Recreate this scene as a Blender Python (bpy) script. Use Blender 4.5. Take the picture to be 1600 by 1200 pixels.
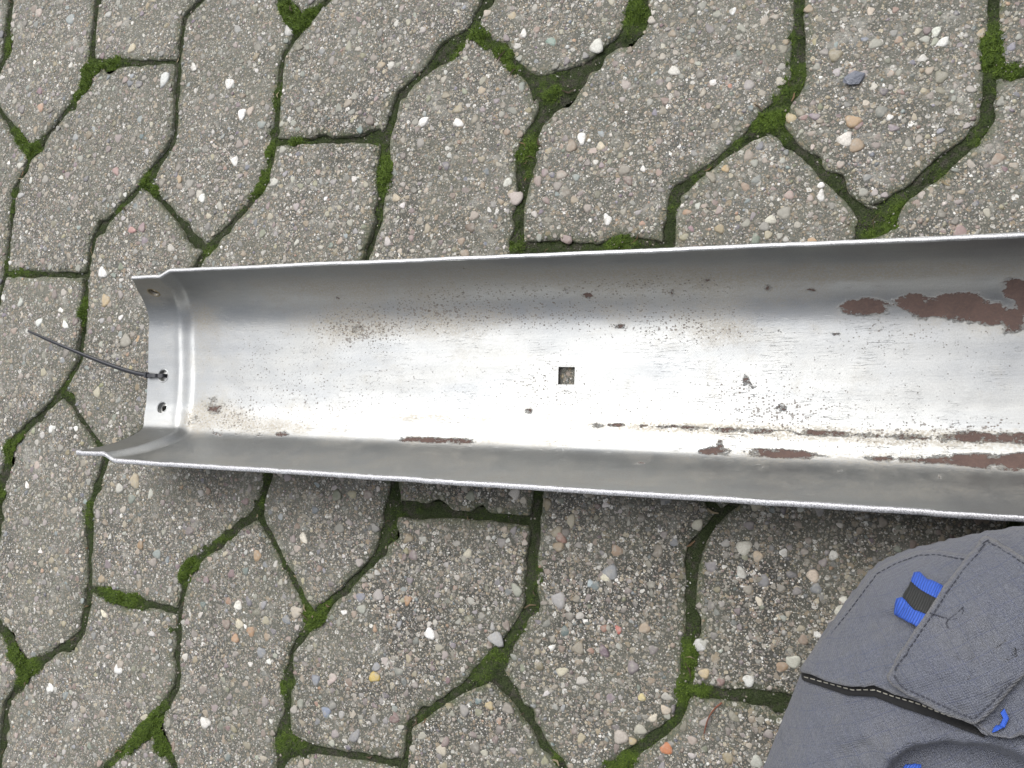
import bpy, bmesh, math, random
import numpy as np
from mathutils import Vector, Matrix
from mathutils.bvhtree import BVHTree
from mathutils.geometry import delaunay_2d_cdt

random.seed(7); rng = np.random.default_rng(7)
scene = bpy.context.scene
for o in list(bpy.data.objects): bpy.data.objects.remove(o)

# ------------------------------------------------------------------ camera
CAM_H = 0.598
RX, RY = math.radians(4.6328), math.radians(20.5691)
FPX = 1290.0
_cx, _sx, _cy, _sy = math.cos(RX), math.sin(RX), math.cos(RY), math.sin(RY)
ROT = np.array([[_cy, 0, _sy], [0, 1, 0], [-_sy, 0, _cy]]) @ np.array([[1, 0, 0], [0, _cx, -_sx], [0, _sx, _cx]])
cam_data = bpy.data.cameras.new('camera')
cam = bpy.data.objects.new('camera', cam_data); scene.collection.objects.link(cam)
m4 = Matrix.Identity(4)
for i in range(3):
    for j in range(3): m4[i][j] = ROT[i, j]
m4.translation = (0, 0, CAM_H)
cam.matrix_world = m4
cam_data.sensor_width = 36.0; cam_data.lens = FPX / 1600 * 36
cam_data.clip_start = 0.01; cam_data.clip_end = 500
scene.camera = cam
scene.render.resolution_x, scene.render.resolution_y = 1024, 768

# ------------------------------------------------------------------ overcast daylight
SUN_EL, SUN_AZ = math.radians(58), math.radians(-22)        # azimuth from +Y towards +X
world = bpy.data.worlds.new('World'); scene.world = world; world.use_nodes = True
wn, wl = world.node_tree.nodes, world.node_tree.links
bg = wn['Background']
sky = wn.new('ShaderNodeTexSky'); sky.sky_type = 'NISHITA'; sky.sun_disc = False
sky.sun_elevation = SUN_EL; sky.sun_rotation = SUN_AZ
sky.air_density = 1.0; sky.dust_density = 4.0; sky.ozone_density = 1.0
hs = wn.new('ShaderNodeHueSaturation'); hs.inputs['Saturation'].default_value = 0.22   # cloud cover: nearly grey sky
wl.new(sky.outputs[0], hs.inputs['Color'])
# overcast luminance distribution (1 + 2 sin elevation) / 3
tcw = wn.new('ShaderNodeTexCoord'); sxw = wn.new('ShaderNodeSeparateXYZ'); mxw = wn.new('ShaderNodeMath'); mxw.operation = 'MAXIMUM'; mxw.inputs[1].default_value = 0
maw = wn.new('ShaderNodeMath'); maw.operation = 'MULTIPLY_ADD'; maw.inputs[1].default_value = 1.25; maw.inputs[2].default_value = .34
vmw = wn.new('ShaderNodeVectorMath'); vmw.operation = 'SCALE'
wl.new(tcw.outputs['Generated'], sxw.inputs[0]); wl.new(sxw.outputs[2], mxw.inputs[0]); wl.new(mxw.outputs[0], maw.inputs[0])
wl.new(hs.outputs[0], vmw.inputs[0]); wl.new(maw.outputs[0], vmw.inputs['Scale']); # soft cloud structure over the whole sky
cnz = wn.new('ShaderNodeTexNoise'); cnz.inputs['Scale'].default_value = 4.5; cnz.inputs['Detail'].default_value = 5; cnz.inputs['Roughness'].default_value = .6; cnz.inputs['Distortion'].default_value = .4
cmr = wn.new('ShaderNodeMapRange'); cmr.inputs[1].default_value = .35; cmr.inputs[2].default_value = .65; cmr.inputs[3].default_value = .66; cmr.inputs[4].default_value = 1.22
vm2 = wn.new('ShaderNodeVectorMath'); vm2.operation = 'SCALE'
wl.new(tcw.outputs['Generated'], cnz.inputs['Vector']); wl.new(cnz.outputs['Fac'], cmr.inputs[0])
wl.new(vmw.outputs[0], vm2.inputs[0]); wl.new(cmr.outputs[0], vm2.inputs['Scale']); wl.new(vm2.outputs[0], bg.inputs['Color'])
bg.inputs['Strength'].default_value = 0.15
sun_d = bpy.data.lights.new('sun', 'SUN'); sun_d.energy = 1.15; sun_d.angle = math.radians(55); sun_d.color = (1.0, 0.985, 0.955)
sun = bpy.data.objects.new('sun', sun_d); scene.collection.objects.link(sun)
sdir = Vector((math.sin(SUN_AZ) * math.cos(SUN_EL), math.cos(SUN_AZ) * math.cos(SUN_EL), math.sin(SUN_EL)))
sun.rotation_euler = (-sdir).to_track_quat('-Z', 'Y').to_euler(); sun.location = sdir * 3
scene.view_settings.view_transform = 'Standard'; scene.view_settings.look = 'None'
scene.view_settings.exposure = 0.6; scene.view_settings.gamma = 1.0

# ------------------------------------------------------------------ helpers
def at(px, py, z=0.0):
    """world point at height z that the photograph shows at (px, py)"""
    d = ROT @ np.array([(px - 800) / FPX, -(py - 600) / FPX, -1.0])
    t = (z - CAM_H) / d[2]
    return np.array([d[0] * t, d[1] * t, z])
def to_px(P):
    q = (np.asarray(P) - np.array([0, 0, CAM_H])) @ ROT
    return np.stack([800 + FPX * q[:, 0] / -q[:, 2], 600 - FPX * q[:, 1] / -q[:, 2]], 1)

def _hash(ix, iy, s):
    h = (ix.astype(np.int64) * 374761393 + iy.astype(np.int64) * 668265263 + s * 974634777) & 0x7fffffff
    h = ((h ^ (h >> 13)) * 1274126177) & 0x7fffffff
    return ((h ^ (h >> 16)) & 0xffff) / 65535.0
def vnoise(x, y, s=0):
    x = np.asarray(x, float); y = np.asarray(y, float)
    ix, iy = np.floor(x), np.floor(y); fx, fy = x - ix, y - iy
    fx = fx * fx * (3 - 2 * fx); fy = fy * fy * (3 - 2 * fy)
    a, b = _hash(ix, iy, s), _hash(ix + 1, iy, s); c, d = _hash(ix, iy + 1, s), _hash(ix + 1, iy + 1, s)
    return (a + (b - a) * fx) * (1 - fy) + (c + (d - c) * fx) * fy
def fbm(x, y, s=0, o=3):
    r = 0; a = .5; t = 0
    for k in range(o):
        r = r + a * vnoise(x * 2 ** k, y * 2 ** k, s + 17 * k); t += a; a *= .5
    return r / t          # 0..1
def sstep(a, b, x):
    t = np.clip((x - a) / (b - a), 0, 1); return t * t * (3 - 2 * t)

def link(o, parent=None):
    scene.collection.objects.link(o)
    if parent is not None: o.parent = parent
    return o
def tag(o, label=None, cat=None, group=None, kind=None):
    if label: o['label'] = label
    if cat: o['category'] = cat
    if group: o['group'] = group
    if kind: o['kind'] = kind
    return o
def mesh_obj(name, V, F, mat, parent=None, smooth=True, attrs=None):
    me = bpy.data.meshes.new(name)
    if isinstance(F, np.ndarray):
        nv, nf, k = len(V), len(F), F.shape[1]
        me.vertices.add(nv); me.vertices.foreach_set('co', np.asarray(V, np.float32).ravel())
        me.loops.add(nf * k); me.loops.foreach_set('vertex_index', F.astype(np.int32).ravel())
        me.polygons.add(nf); me.polygons.foreach_set('loop_start', np.arange(nf, dtype=np.int32) * k)
        me.update(calc_edges=True); me.validate()
    else:
        me.from_pydata([tuple(map(float, v)) for v in V], [], F); me.update()
    if smooth: me.polygons.foreach_set('use_smooth', [True] * len(me.polygons))
    for an, (ty, data) in (attrs or {}).items():
        a = me.attributes.new(an, ty, 'POINT')
        a.data.foreach_set('color' if ty == 'FLOAT_COLOR' else 'value', np.asarray(data, np.float32).ravel())
    me.materials.append(mat)
    return link(bpy.data.objects.new(name, me), parent)
def empty(name, loc=(0, 0, 0)):
    o = bpy.data.objects.new(name, None); o.location = loc; o.empty_display_size = .02
    return link(o)

class NT:
    """terse node-tree writer"""
    def __init__(s, name):
        s.m = bpy.data.materials.new(name); s.m.use_nodes = True
        s.t = s.m.node_tree; s.b = s.t.nodes['Principled BSDF']
    def n(s, ty, **kw):
        nd = s.t.nodes.new('ShaderNode' + ty)
        for k, v in kw.items(): setattr(nd, k, v)
        return nd
    def set(s, nd, key, v):
        if isinstance(v, bpy.types.NodeSocket): s.t.links.new(v, nd.inputs[key])
        elif isinstance(v, bpy.types.Node): s.t.links.new(v.outputs[0], nd.inputs[key])
        else: nd.inputs[key].default_value = v
    def noise(s, vec, scale, detail=3, rough=.55, dist=0):
        nd = s.n('TexNoise'); s.set(nd, 'Vector', vec); s.set(nd, 'Scale', scale); s.set(nd, 'Detail', detail)
        s.set(nd, 'Roughness', rough); s.set(nd, 'Distortion', dist); return nd.outputs['Fac']
    def vor(s, vec, scale, feature='F1', rnd=1.0):
        nd = s.n('TexVoronoi', feature=feature); s.set(nd, 'Vector', vec); s.set(nd, 'Scale', scale); s.set(nd, 'Randomness', rnd)
        return nd
    def math(s, op, a, b=0.0, c=0.0, clamp=False):
        nd = s.n('Math', operation=op, use_clamp=clamp); s.set(nd, 0, a); s.set(nd, 1, b)
        if op in ('MULTIPLY_ADD',): s.set(nd, 2, c)
        return nd.outputs[0]
    def ramp(s, fac, stops, interp='LINEAR'):
        nd = s.n('ValToRGB'); cr = nd.color_ramp; cr.interpolation = interp
        while len(cr.elements) < len(stops): cr.elements.new(.5)
        for e, (p, c) in zip(cr.elements, stops):
            e.position = p; e.color = (c, c, c, 1) if not hasattr(c, '__len__') else (*c[:3], 1)
        s.set(nd, 'Fac', fac); return nd.outputs[0]
    def mix(s, fac, a, b, mode='MIX'):
        nd = s.n('Mix', data_type='RGBA', blend_type=mode)
        for key, v in ((0, fac), (6, a), (7, b)):
            if hasattr(v, '__len__') and not isinstance(v, (bpy.types.NodeSocket,)): v = (*v[:3], 1)
            s.set(nd, key, v)
        return nd.outputs[2]
    def bump(s, h, strength=1.0, dist=.001, normal=None):
        nd = s.n('Bump'); s.set(nd, 'Height', h); s.set(nd, 'Strength', strength); s.set(nd, 'Distance', dist)
        if normal is not None: s.set(nd, 'Normal', normal)
        return nd.outputs[0]
    def attr(s, name, out='Fac'):
        nd = s.n('Attribute', attribute_name=name); return nd.outputs[out]
    def pos(s): return s.n('NewGeometry').outputs['Position']
    def out(s, **kw):
        for k, v in kw.items():
            k = k.replace('_', ' ')
            if hasattr(v, '__len__') and not isinstance(v, bpy.types.NodeSocket) and len(v) == 3: v = (*v, 1)
            s.set(s.b, k, v)
        return s.m

AGG = [(p, tuple(x * .8 for x in c)) for p, c in [(0.0, (.30, .28, .24)), (.14, (.20, .185, .165)), (.28, (.40, .375, .33)), (.40, (.30, .235, .16)), (.50, (.24, .20, .155)),
       (.60, (.58, .56, .52)), (.70, (.16, .165, .17)), (.80, (.30, .235, .20)), (.88, (.50, .44, .33)), (.95, (.82, .80, .76))]]

# ------------------------------------------------------------------ materials
def mat_concrete():
    t = NT('worn_exposed_aggregate_concrete')
    tc = t.n('TexCoord'); oi = t.n('ObjectInfo')
    off = t.n('VectorMath', operation='SCALE'); t.set(off, 0, (13.7, 7.9, 3.1)); t.set(off, 'Scale', oi.outputs['Random'])
    vec = t.n('VectorMath', operation='ADD'); t.set(vec, 0, tc.outputs['Object']); t.set(vec, 1, off.outputs[0]); v = vec.outputs[0]
    wob = t.n('TexNoise'); t.set(wob, 'Vector', v); t.set(wob, 'Scale', 420.0); t.set(wob, 'Detail', 2.0)
    wsc = t.n('VectorMath', operation='SCALE'); t.set(wsc, 0, wob.outputs['Color']); t.set(wsc, 'Scale', .0016)
    wv = t.n('VectorMath', operation='ADD'); t.set(wv, 0, v); t.set(wv, 1, wsc.outputs[0]); wv = wv.outputs[0]
    mott = t.noise(v, 30, 4, .6); fine = t.noise(v, 900, 3, .7)
    base = t.mix(t.ramp(mott, [(.3, 0.0), (.7, 1.0)]), (.103, .103, .089), (.212, .210, .184))
    base = t.mix(t.ramp(fine, [(.3, 0.0), (.7, 1.0)]), t.mix(.8, base, (.030, .029, .025)), base)
    base = t.mix(t.attr('dust_and_shade'), t.mix(.78, base, (.022, .021, .019)), base)  # matrix darkens with lost film and with the painted shade
    # per-stone tint
    hs_ = t.n('HueSaturation'); t.set(hs_, 'Value', t.math('MULTIPLY_ADD', oi.outputs['Random'], .18, .84)); t.set(hs_, 'Color', base); base = hs_.outputs[0]
    hh = fine
    bumpn = None; heights = []
    for sc, thr, seed in ((250., .40, 0), (470., .40, 1), (900., .42, 2)):
        vo = t.vor(wv, sc)
        sep = t.n('SeparateColor'); t.set(sep, 0, vo.outputs['Color'])
        lim = t.math('MULTIPLY', sep.outputs[1], thr * 1.5)
        msk = t.math('SUBTRACT', lim, vo.outputs['Distance'])
        msk = t.ramp(t.math('MULTIPLY_ADD', msk, 6, .35, clamp=True), [(.25, 0.0), (.6, 1.0)])
        col = t.ramp(sep.outputs[0], AGG, 'CONSTANT')
        col = t.mix(t.noise(v, 700, 2), col, t.mix(.35, col, (.15, .14, .12)))
        base = t.mix(msk, base, col); heights.append(msk)
    # pale cement bloom and greenish-grey grime
    bloom = t.ramp(t.noise(v, 55, 5, .65, .4), [(.56, 0.0), (.72, 1.0)])
    base = t.mix(t.math('MULTIPLY', t.math('MULTIPLY', bloom, t.attr('dust_and_shade')), .75), base, (.36, .35, .32))
    grime = t.ramp(t.noise(v, 18, 5, .6), [(.40, 1.0), (.62, 0.0)])
    base = t.mix(t.math('MULTIPLY', grime, .34), base, (.13, .13, .10))
    # damp moss tint creeping in from the rim
    edge = t.attr('rim')
    base = t.mix(t.math('MULTIPLY', edge, t.ramp(t.noise(v, 120, 3), [(.35, .15), (.7, .75)])), base, (.055, .07, .025))
    pit = t.ramp(t.noise(v, 260, 3, .6), [(.28, 1.0), (.38, 0.0)])
    base = t.mix(t.math('MULTIPLY', pit, .6), base, (.05, .045, .04))
    h = t.math('ADD', t.math('MULTIPLY', heights[0], .5), t.math('MULTIPLY', heights[1], .4))
    h = t.math('ADD', h, t.math('MULTIPLY', heights[2], .25)); h = t.math('ADD', h, t.math('MULTIPLY', fine, .5))
    h = t.math('SUBTRACT', h, t.math('MULTIPLY', pit, .7))
    return t.out(Base_Color=base, Roughness=.86, Normal=t.bump(h, .75, .0009), Specular_IOR_Level=.35)
def mat_pebble():
    t = NT('pebble'); v = t.pos()
    c = t.attr('col', 'Color')
    n = t.noise(v, 900, 3, .6); n2 = t.noise(v, 330, 2)
    c2 = t.mix(t.ramp(n, [(.35, 0.0), (.7, .42)]), c, (.15, .14, .12)); c2 = t.mix(t.ramp(t.noise(v, 210, 5, .7), [(.50, 0.0), (.66, .75)]), c2, (.25, .235, .205))
    c2 = t.mix(t.ramp(n2, [(.5, 0.0), (.8, .22)]), c2, (.5, .48, .43))
    return t.out(Base_Color=c2, Roughness=t.math('MULTIPLY_ADD', n2, .4, .45), Normal=t.bump(n, .5, .0004))
def mat_moss_bed():
    t = NT('joint_soil_and_moss'); v = t.pos()
    m = t.attr('moss'); f = t.noise(v, 1100, 3, .7); n = t.noise(v, 160, 4, .6)
    soil = t.mix(t.ramp(f, [(.35, 0.0), (.65, 1.0)]), (.012, .012, .009), (.075, .072, .055))
    dark = t.mix(t.ramp(f, [(.35, 0.0), (.65, 1.0)]), (.010, .016, .006), (.042, .058, .020))
    soil = t.mix(t.ramp(n, [(.36, 0.0), (.52, .85)]), soil, dark)
    live = t.mix(f, (.024, .044, .007), (.082, .122, .018))
    c = t.mix(t.ramp(t.math('ADD', m, t.math('MULTIPLY_ADD', n, .5, -.25)), [(.35, 0.0), (.7, 1.0)]), soil, live)
    return t.out(Base_Color=c, Roughness=.95, Specular_IOR_Level=.15, Normal=t.bump(t.math('ADD', f, n), 1.0, .0012))
def mat_tuft():
    t = NT('moss_shoots'); c = t.attr('col', 'Color')
    return t.out(Base_Color=c, Roughness=.85, Specular_IOR_Level=.2)
def mat_metal():
    t = NT('aged_plated_steel'); v = t.pos()
    rust = t.attr('rust'); stain = t.attr('stain'); speck = t.attr('speck'); raw = t.attr('raw')
    sv = t.n('Mapping'); t.set(sv, 'Vector', v); sv.inputs['Rotation'].default_value = (0, 0, math.radians(2.6)); sv.inputs['Scale'].default_value = (.06, 1, 1)
    streak = t.noise(sv, 900, 4, .7); streak2 = t.noise(sv, 170, 4, .6)
    cmap = t.n('Mapping'); t.set(cmap, 'Vector', v); cmap.inputs['Rotation'].default_value = (0, 0, math.radians(2.6)); cmap.inputs['Scale'].default_value = (.38, 1, 1); cloud = t.noise(cmap.outputs[0], 26, 5, .62, .3)
    col = t.mix(t.ramp(cloud, [(.25, 0.0), (.75, 1.0)]), (.30, .315, .33), (.43, .43, .412))
    col = t.mix(t.math('MULTIPLY', streak2, .4), col, (.24, .24, .235))
    hm = t.n('Mapping'); t.set(hm, 'Vector', v); hm.inputs['Rotation'].default_value = (0, 0, math.radians(3.4)); hm.inputs['Scale'].default_value = (.035, 1, 1)
    hair = t.ramp(t.noise(hm.outputs[0], 2200, 3, .8, .2), [(.60, 0.0), (.68, 1.0)])
    hair = t.math('MULTIPLY', hair, t.ramp(t.noise(v, 40, 3), [(.42, 0.0), (.6, 1.0)]))
    fg = t.noise(v, 1700, 3, .8)
    col = t.mix(t.ramp(fg, [(.38, .30), (.60, 0.0)]), col, (.17, .17, .165)); col = t.mix(t.math('MULTIPLY', hair, .2), col, (.20, .20, .20))
    # tan film of dirt
    sn = t.noise(v, 60, 6, .68)
    sm = t.math('ADD', stain, t.math('MULTIPLY_ADD', sn, 1.8, -.98), clamp=True)
    grain = t.noise(v, 620, 4, .75)
    smg = t.math('MULTIPLY', sm, t.ramp(grain, [(.38, .15), (.62, 1.0)]))
    col = t.mix(t.math('MULTIPLY', smg, .62), col, (.28, .235, .16))
    # pin-point pitting
    spots = []
    for sc, th, w in ((430., .27, 1.0), (800., .36, 1.0), (230., .13, .72)):
        mp = t.n('Mapping'); t.set(mp, 'Vector', v); mp.inputs['Scale'].default_value = (.75, 1, 1)
        vo = t.vor(mp.outputs[0], sc); sep = t.n('SeparateColor'); t.set(sep, 0, vo.outputs['Color'])
        lim = t.math('MULTIPLY', t.math('SUBTRACT', sep.outputs[0], t.math('SUBTRACT', 1.06, t.math('MULTIPLY', speck, w))), th * 2.6)
        s_ = t.math('SUBTRACT', lim, vo.outputs['Distance'])
        s_ = t.math('ADD', s_, t.math('MULTIPLY_ADD', t.noise(v, 1500, 2), .24, -.12))
        spots.append(t.ramp(t.math('MULTIPLY_ADD', s_, 9, .5, clamp=True), [(.35, 0.0), (.65, 1.0)]))
    sp = t.math('MAXIMUM', spots[0], t.math('MAXIMUM', spots[1], spots[2]))
    spcol = t.mix(t.noise(v, 90, 2), (.050, .052, .050), (.13, .085, .055))
    # rust plates with ragged outlines
    rmap = t.n('Mapping'); t.set(rmap, 'Vector', v); rmap.inputs['Scale'].default_value = (.55, 1, 1); rn = t.noise(rmap.outputs[0], 130, 7, .74); rn2 = t.noise(v, 480, 4, .7)
    near = t.ramp(rust, [(.03, 0.0), (.22, 1.0)]); rm0 = t.math('ADD', t.math('MULTIPLY_ADD', rn, 1.5, -.72), t.math('MULTIPLY_ADD', rn2, .55, -.27)); rm0 = t.math('ADD', rust, t.math('MULTIPLY', rm0, near))
    rm = t.ramp(rm0, [(.485, 0.0), (.52, 1.0)])
    lip = t.ramp(rm0, [(.36, 0.0), (.47, 1.0), (.52, 0.0)])
    rcol = t.mix(t.noise(v, 90, 5, .7), (.036, .026, .024), (.115, .072, .060))
    rcol = t.mix(t.ramp(grain, [(.45, 0.0), (.75, .5)]), rcol, (.15, .10, .078))
    c = t.mix(t.math('MULTIPLY', sp, t.math('MULTIPLY_ADD', t.noise(v, 200, 2), 1.1, .1, clamp=True)), col, spcol); c = t.mix(rm, c, rcol)
    met = t.math('SUBTRACT', 1.0, t.math('MAXIMUM', rm, t.math('MAXIMUM', t.math('MULTIPLY', sp, .85), t.math('MULTIPLY', smg, .55))), clamp=True)
    rough = t.math('MULTIPLY_ADD', cloud, .20, .27); rough = t.math('ADD', rough, t.math('MULTIPLY', smg, .25)); rough = t.math('ADD', rough, t.math('MULTIPLY', rm, .45), clamp=True)
    rough = t.math('ADD', rough, t.math('MULTIPLY', streak, .08))
    h = t.math('ADD', t.math('MULTIPLY', streak, .14), t.math('MULTIPLY', fg, .16)); h = t.math('SUBTRACT', h, t.math('MULTIPLY', hair, .25)); h = t.math('SUBTRACT', h, t.math('MULTIPLY', sp, .5))
    h = t.math('ADD', h, t.math('MULTIPLY', lip, 1.1)); h = t.math('SUBTRACT', h, t.math('MULTIPLY', rm, .3)); h = t.math('ADD', h, t.math('MULTIPLY', t.math('MULTIPLY', rm, rn2), .8))
    h = t.math('ADD', h, t.math('MULTIPLY', smg, .12))
    wave = t.noise(v, 22, 2, .5)
    n1 = t.bump(wave, .35, .002)
    # filed, raw edge
    rawc = t.mix(t.ramp(t.noise(v, 1300, 3, .7), [(.35, 0.0), (.6, 1.0)]), (.20, .20, .21), (.74, .74, .76))
    c = t.mix(raw, c, rawc)
    rough = t.math('ADD', rough, t.math('MULTIPLY', raw, .25), clamp=True)
    return t.out(Base_Color=c, Metallic=met, Roughness=rough, Normal=t.bump(h, .8, .00035, n1))
def mat_cloth():
    t = NT('grey_work_twill'); v = t.pos()
    mp = t.n('Mapping'); t.set(mp, 'Vector', v); mp.inputs['Rotation'].default_value = (0, 0, math.radians(-28))
    w1 = t.n('TexWave', wave_type='BANDS', bands_direction='X'); t.set(w1, 'Vector', mp.outputs[0]); t.set(w1, 'Scale', 330.); t.set(w1, 'Distortion', 1.5); t.set(w1, 'Detail', 2.)
    w2 = t.n('TexWave', wave_type='BANDS', bands_direction='Y'); t.set(w2, 'Vector', mp.outputs[0]); t.set(w2, 'Scale', 330.); t.set(w2, 'Distortion', 1.5); t.set(w2, 'Detail', 2.)
    weave = t.math('ADD', w1.outputs['Fac'], w2.outputs['Fac'])
    # rip-stop threads
    g = []
    sx = t.n('SeparateXYZ'); t.set(sx, 0, mp.outputs[0])
    for k in (0, 1):
        fr = t.math('FRACT', t.math('MULTIPLY_ADD', t.math('MULTIPLY_ADD', t.noise(v, 60, 2), .002, sx.outputs[k]), 165., 40.))
        g.append(t.ramp(fr, [(0.0, 1.0), (.035, 1.0), (.06, 0.0)]))
    grid = t.math('MAXIMUM', g[0], g[1])
    big = t.noise(v, 22, 4, .6); f = t.noise(v, 900, 3, .75); f2 = t.noise(v, 2600, 2, .6)
    c = t.mix(big, (.074, .079, .094), (.110, .116, .133))
    c = t.mix(t.ramp(f, [(.32, 0.0), (.66, .9)]), c, (.142, .151, .178)); c = t.mix(t.ramp(f2, [(.38, 0.0), (.66, .6)]), c, (.042, .046, .07)); c = t.mix(t.ramp(t.noise(v, 35, 5, .65), [(.5, 0.0), (.75, .35)]), c, (.15, .148, .14))
    c = t.mix(t.math('MULTIPLY', grid, t.math('MULTIPLY', t.noise(v, 120, 3), .62)), c, (.045, .055, .11))
    c = t.mix(t.math('MULTIPLY', t.attr('wear'), .6), c, (.16, .152, .138))
    h = t.math('ADD', t.math('MULTIPLY', weave, .4), f)
    return t.out(Base_Color=c, Roughness=.93, Specular_IOR_Level=.15, Sheen_Weight=.12, Normal=t.bump(h, .8, .0005, t.bump(t.math('ADD', t.noise(v, 60, 4), t.math('MULTIPLY', t.noise(v, 210, 3, .6), .25)), 1.0, .0038)))
def mat_plain(name, col, rough=.6, metal=0.0, nscale=400, namt=.25, bump=.3, bd=.0003):
    t = NT(name); v = t.pos(); n = t.noise(v, nscale, 3, .6)
    c = t.mix(t.math('MULTIPLY', n, namt), col, tuple(x * .45 for x in col))
    return t.out(Base_Color=c, Roughness=rough, Metallic=metal, Normal=t.bump(n, bump, bd))
def mat_webbing(name, col):
    t = NT(name); uv = t.attr('along')
    rib = t.math('ABSOLUTE', t.math('SINE', t.math('MULTIPLY', uv, 3.14159 / .00125)))
    c = t.mix(rib, tuple(x * .55 for x in col), col); c = t.mix(t.math('MULTIPLY', t.noise(t.pos(), 1500, 2), .35), c, tuple(min(1, x * 1.5 + .02) for x in col))
    return t.out(Base_Color=c, Roughness=.7, Normal=t.bump(rib, .6, .0005))

M_CONC, M_PEB, M_BED, M_TUFT = mat_concrete(), mat_pebble(), mat_moss_bed(), mat_tuft()
M_METAL, M_CLOTH = mat_metal(), mat_cloth()
M_TIE = mat_plain('black_nylon', (.018, .019, .024), .32, 0, 300, .3, .15)
M_BLACK = mat_plain('black_bellows_fabric', (.010, .010, .011), .95, 0, 900, .4, .5)
M_THREAD = mat_plain('pale_thread', (.42, .40, .34), .8, 0, 2000, .3, .4)
M_SEAM = mat_plain('grey_thread', (.040, .043, .057), .9, 0, 2000, .3, .4)
M_BLUE = mat_webbing('blue_webbing', (.020, .072, .36)); M_BLKWEB = mat_webbing('black_webbing', (.012, .013, .013))
M_BLUETH = mat_plain('blue_thread', (.02, .08, .42), .8, 0, 900, .4, .5)
M_SLATE = mat_plain('blue_grey_slate', (.13, .14, .17), .35, 0, 700, .6, .9, .001)
M_BARK = mat_plain('red_brown_twig', (.16, .055, .03), .8, 0, 900, .5, .5)
M_SKIN = mat_plain('skin', (.48, .27, .19), .55, 0, 120, .15, .1)
M_HAIR = mat_plain('dark_brown_hair', (.035, .022, .014), .6, 0, 900, .5, .8)
M_JACKET = mat_plain('dark_blue_work_jacket', (.035, .045, .08), .9, 0, 700, .3, .4)
M_SHOE = mat_plain('black_shoe_leather', (.02, .02, .02), .5, 0, 200, .3, .3)
M_SOLE = mat_plain('rubber_sole', (.04, .035, .03), .8, 0, 200, .3, .3)
M_EYE = mat_plain('eye_white', (.7, .68, .64), .2, 0, 50, .05, 0)

# ------------------------------------------------------------------ pavement layout (two kinds of stone column between zig-zag joints)
S = CAM_H
LA = np.array([.38258633, -.19037295]) * S; LB = np.array([-.17195325, -.33479979]) * S
BASE = {'T1': (-1.1228, .7832), 'HL': (-1.1332, .6410), 'V1': (-1.1444, .5879), 'DR': (-1.2601, .4955),
        'T2': (-.9325, .6895), 'HR': (-.9422, .6253), 'V2': (-.9508, .5059), 'DL': (-.9890, .4362)}
SEEN = {('HR',0,0):(278,95),('T2',0,0):(287,25),('V2',0,0):(270,220),('DL',0,0):(225,285),('T2',0,1):(145,370),('HR',0,1):(135,430),
 ('V2',0,1):(125,560),('DL',0,1):(97,612),('T2',0,2):(18,690),('HL',0,0):(140,100),('V1',0,0):(133,135),('DR',0,0):(48,243),('T1',0,1):(22,295),
 ('HL',0,1):(8,428),('T1',1,0):(440,88),('HL',1,0):(428,222),('V1',1,0):(415,290),('DR',1,0):(320,392),('DR',1,-1):(470,42),('HL',1,2):(138,920),
 ('V1',1,2):(125,992),('DR',1,2):(40,1048),('DR',1,1):(165,715),('T1',1,2):(138,795),('HR',1,0):(602,215),('T2',1,0):(622,148),('V2',1,0):(592,345),
 ('DL',1,-1):(738,42),('DL',1,1):(402,800),('T2',1,2):(290,890),('HR',1,2):(278,957),('V2',1,2):(275,1075),('DL',1,2):(237,1132),('DR',2,-1):(862,150),
 ('T1',2,0):(822,225),('HL',2,0):(806,388),('HL',2,1):(612,795),('V1',2,1):(600,858),('DR',2,1):(490,968),('T1',2,2):(454,1018),('HL',2,2):(443,1165),
 ('HR',2,0):(1042,388),('T2',2,0):(1052,303),('DL',2,-1):(1203,188),('V2',2,-1):(1247,125),('HR',2,1):(835,815),('V2',2,1):(826,950),('DL',2,1):(768,1046),
 ('T2',2,2):(640,1132),('HR',2,2):(632,1195),('HL',3,-1):(1547,115),('V1',3,-1):(1540,200),('DR',3,-1):(1365,348),('T1',3,1):(1082,860),
 ('HL',3,1):(1072,1080),('V1',3,1):(1060,1125)}
KR, JR = range(-5, 9), range(-9, 9)
NODE = {}
for k in range(-6, 11):
    for j in range(-11, 12):
        for t, b in BASE.items():
            if (t, k, j) in SEEN: p = at(*SEEN[(t, k, j)])[:2]
            else: p = np.array(b) * S + k * LA + j * LB + rng.normal(0, .0014, 2)
            NODE[(t, k, j)] = p
def poly_H(k, j):
    return [NODE[q] for q in (('HL',k,j),('V1',k,j),('DR',k,j),('T1',k,j+1),('HL',k,j+1),('HR',k,j+1),('T2',k,j+1),('DL',k,j),('V2',k,j),('HR',k,j))]
def poly_D(k, j):
    return [NODE[q] for q in (('DL',k,j),('T2',k,j+1),('HR',k,j+1),('V2',k,j+1),('DL',k,j+1),('DR',k+1,j+1),('V1',k+1,j+1),('HL',k+1,j+1),('T1',k+1,j+1),('DR',k+1,j))]
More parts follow.
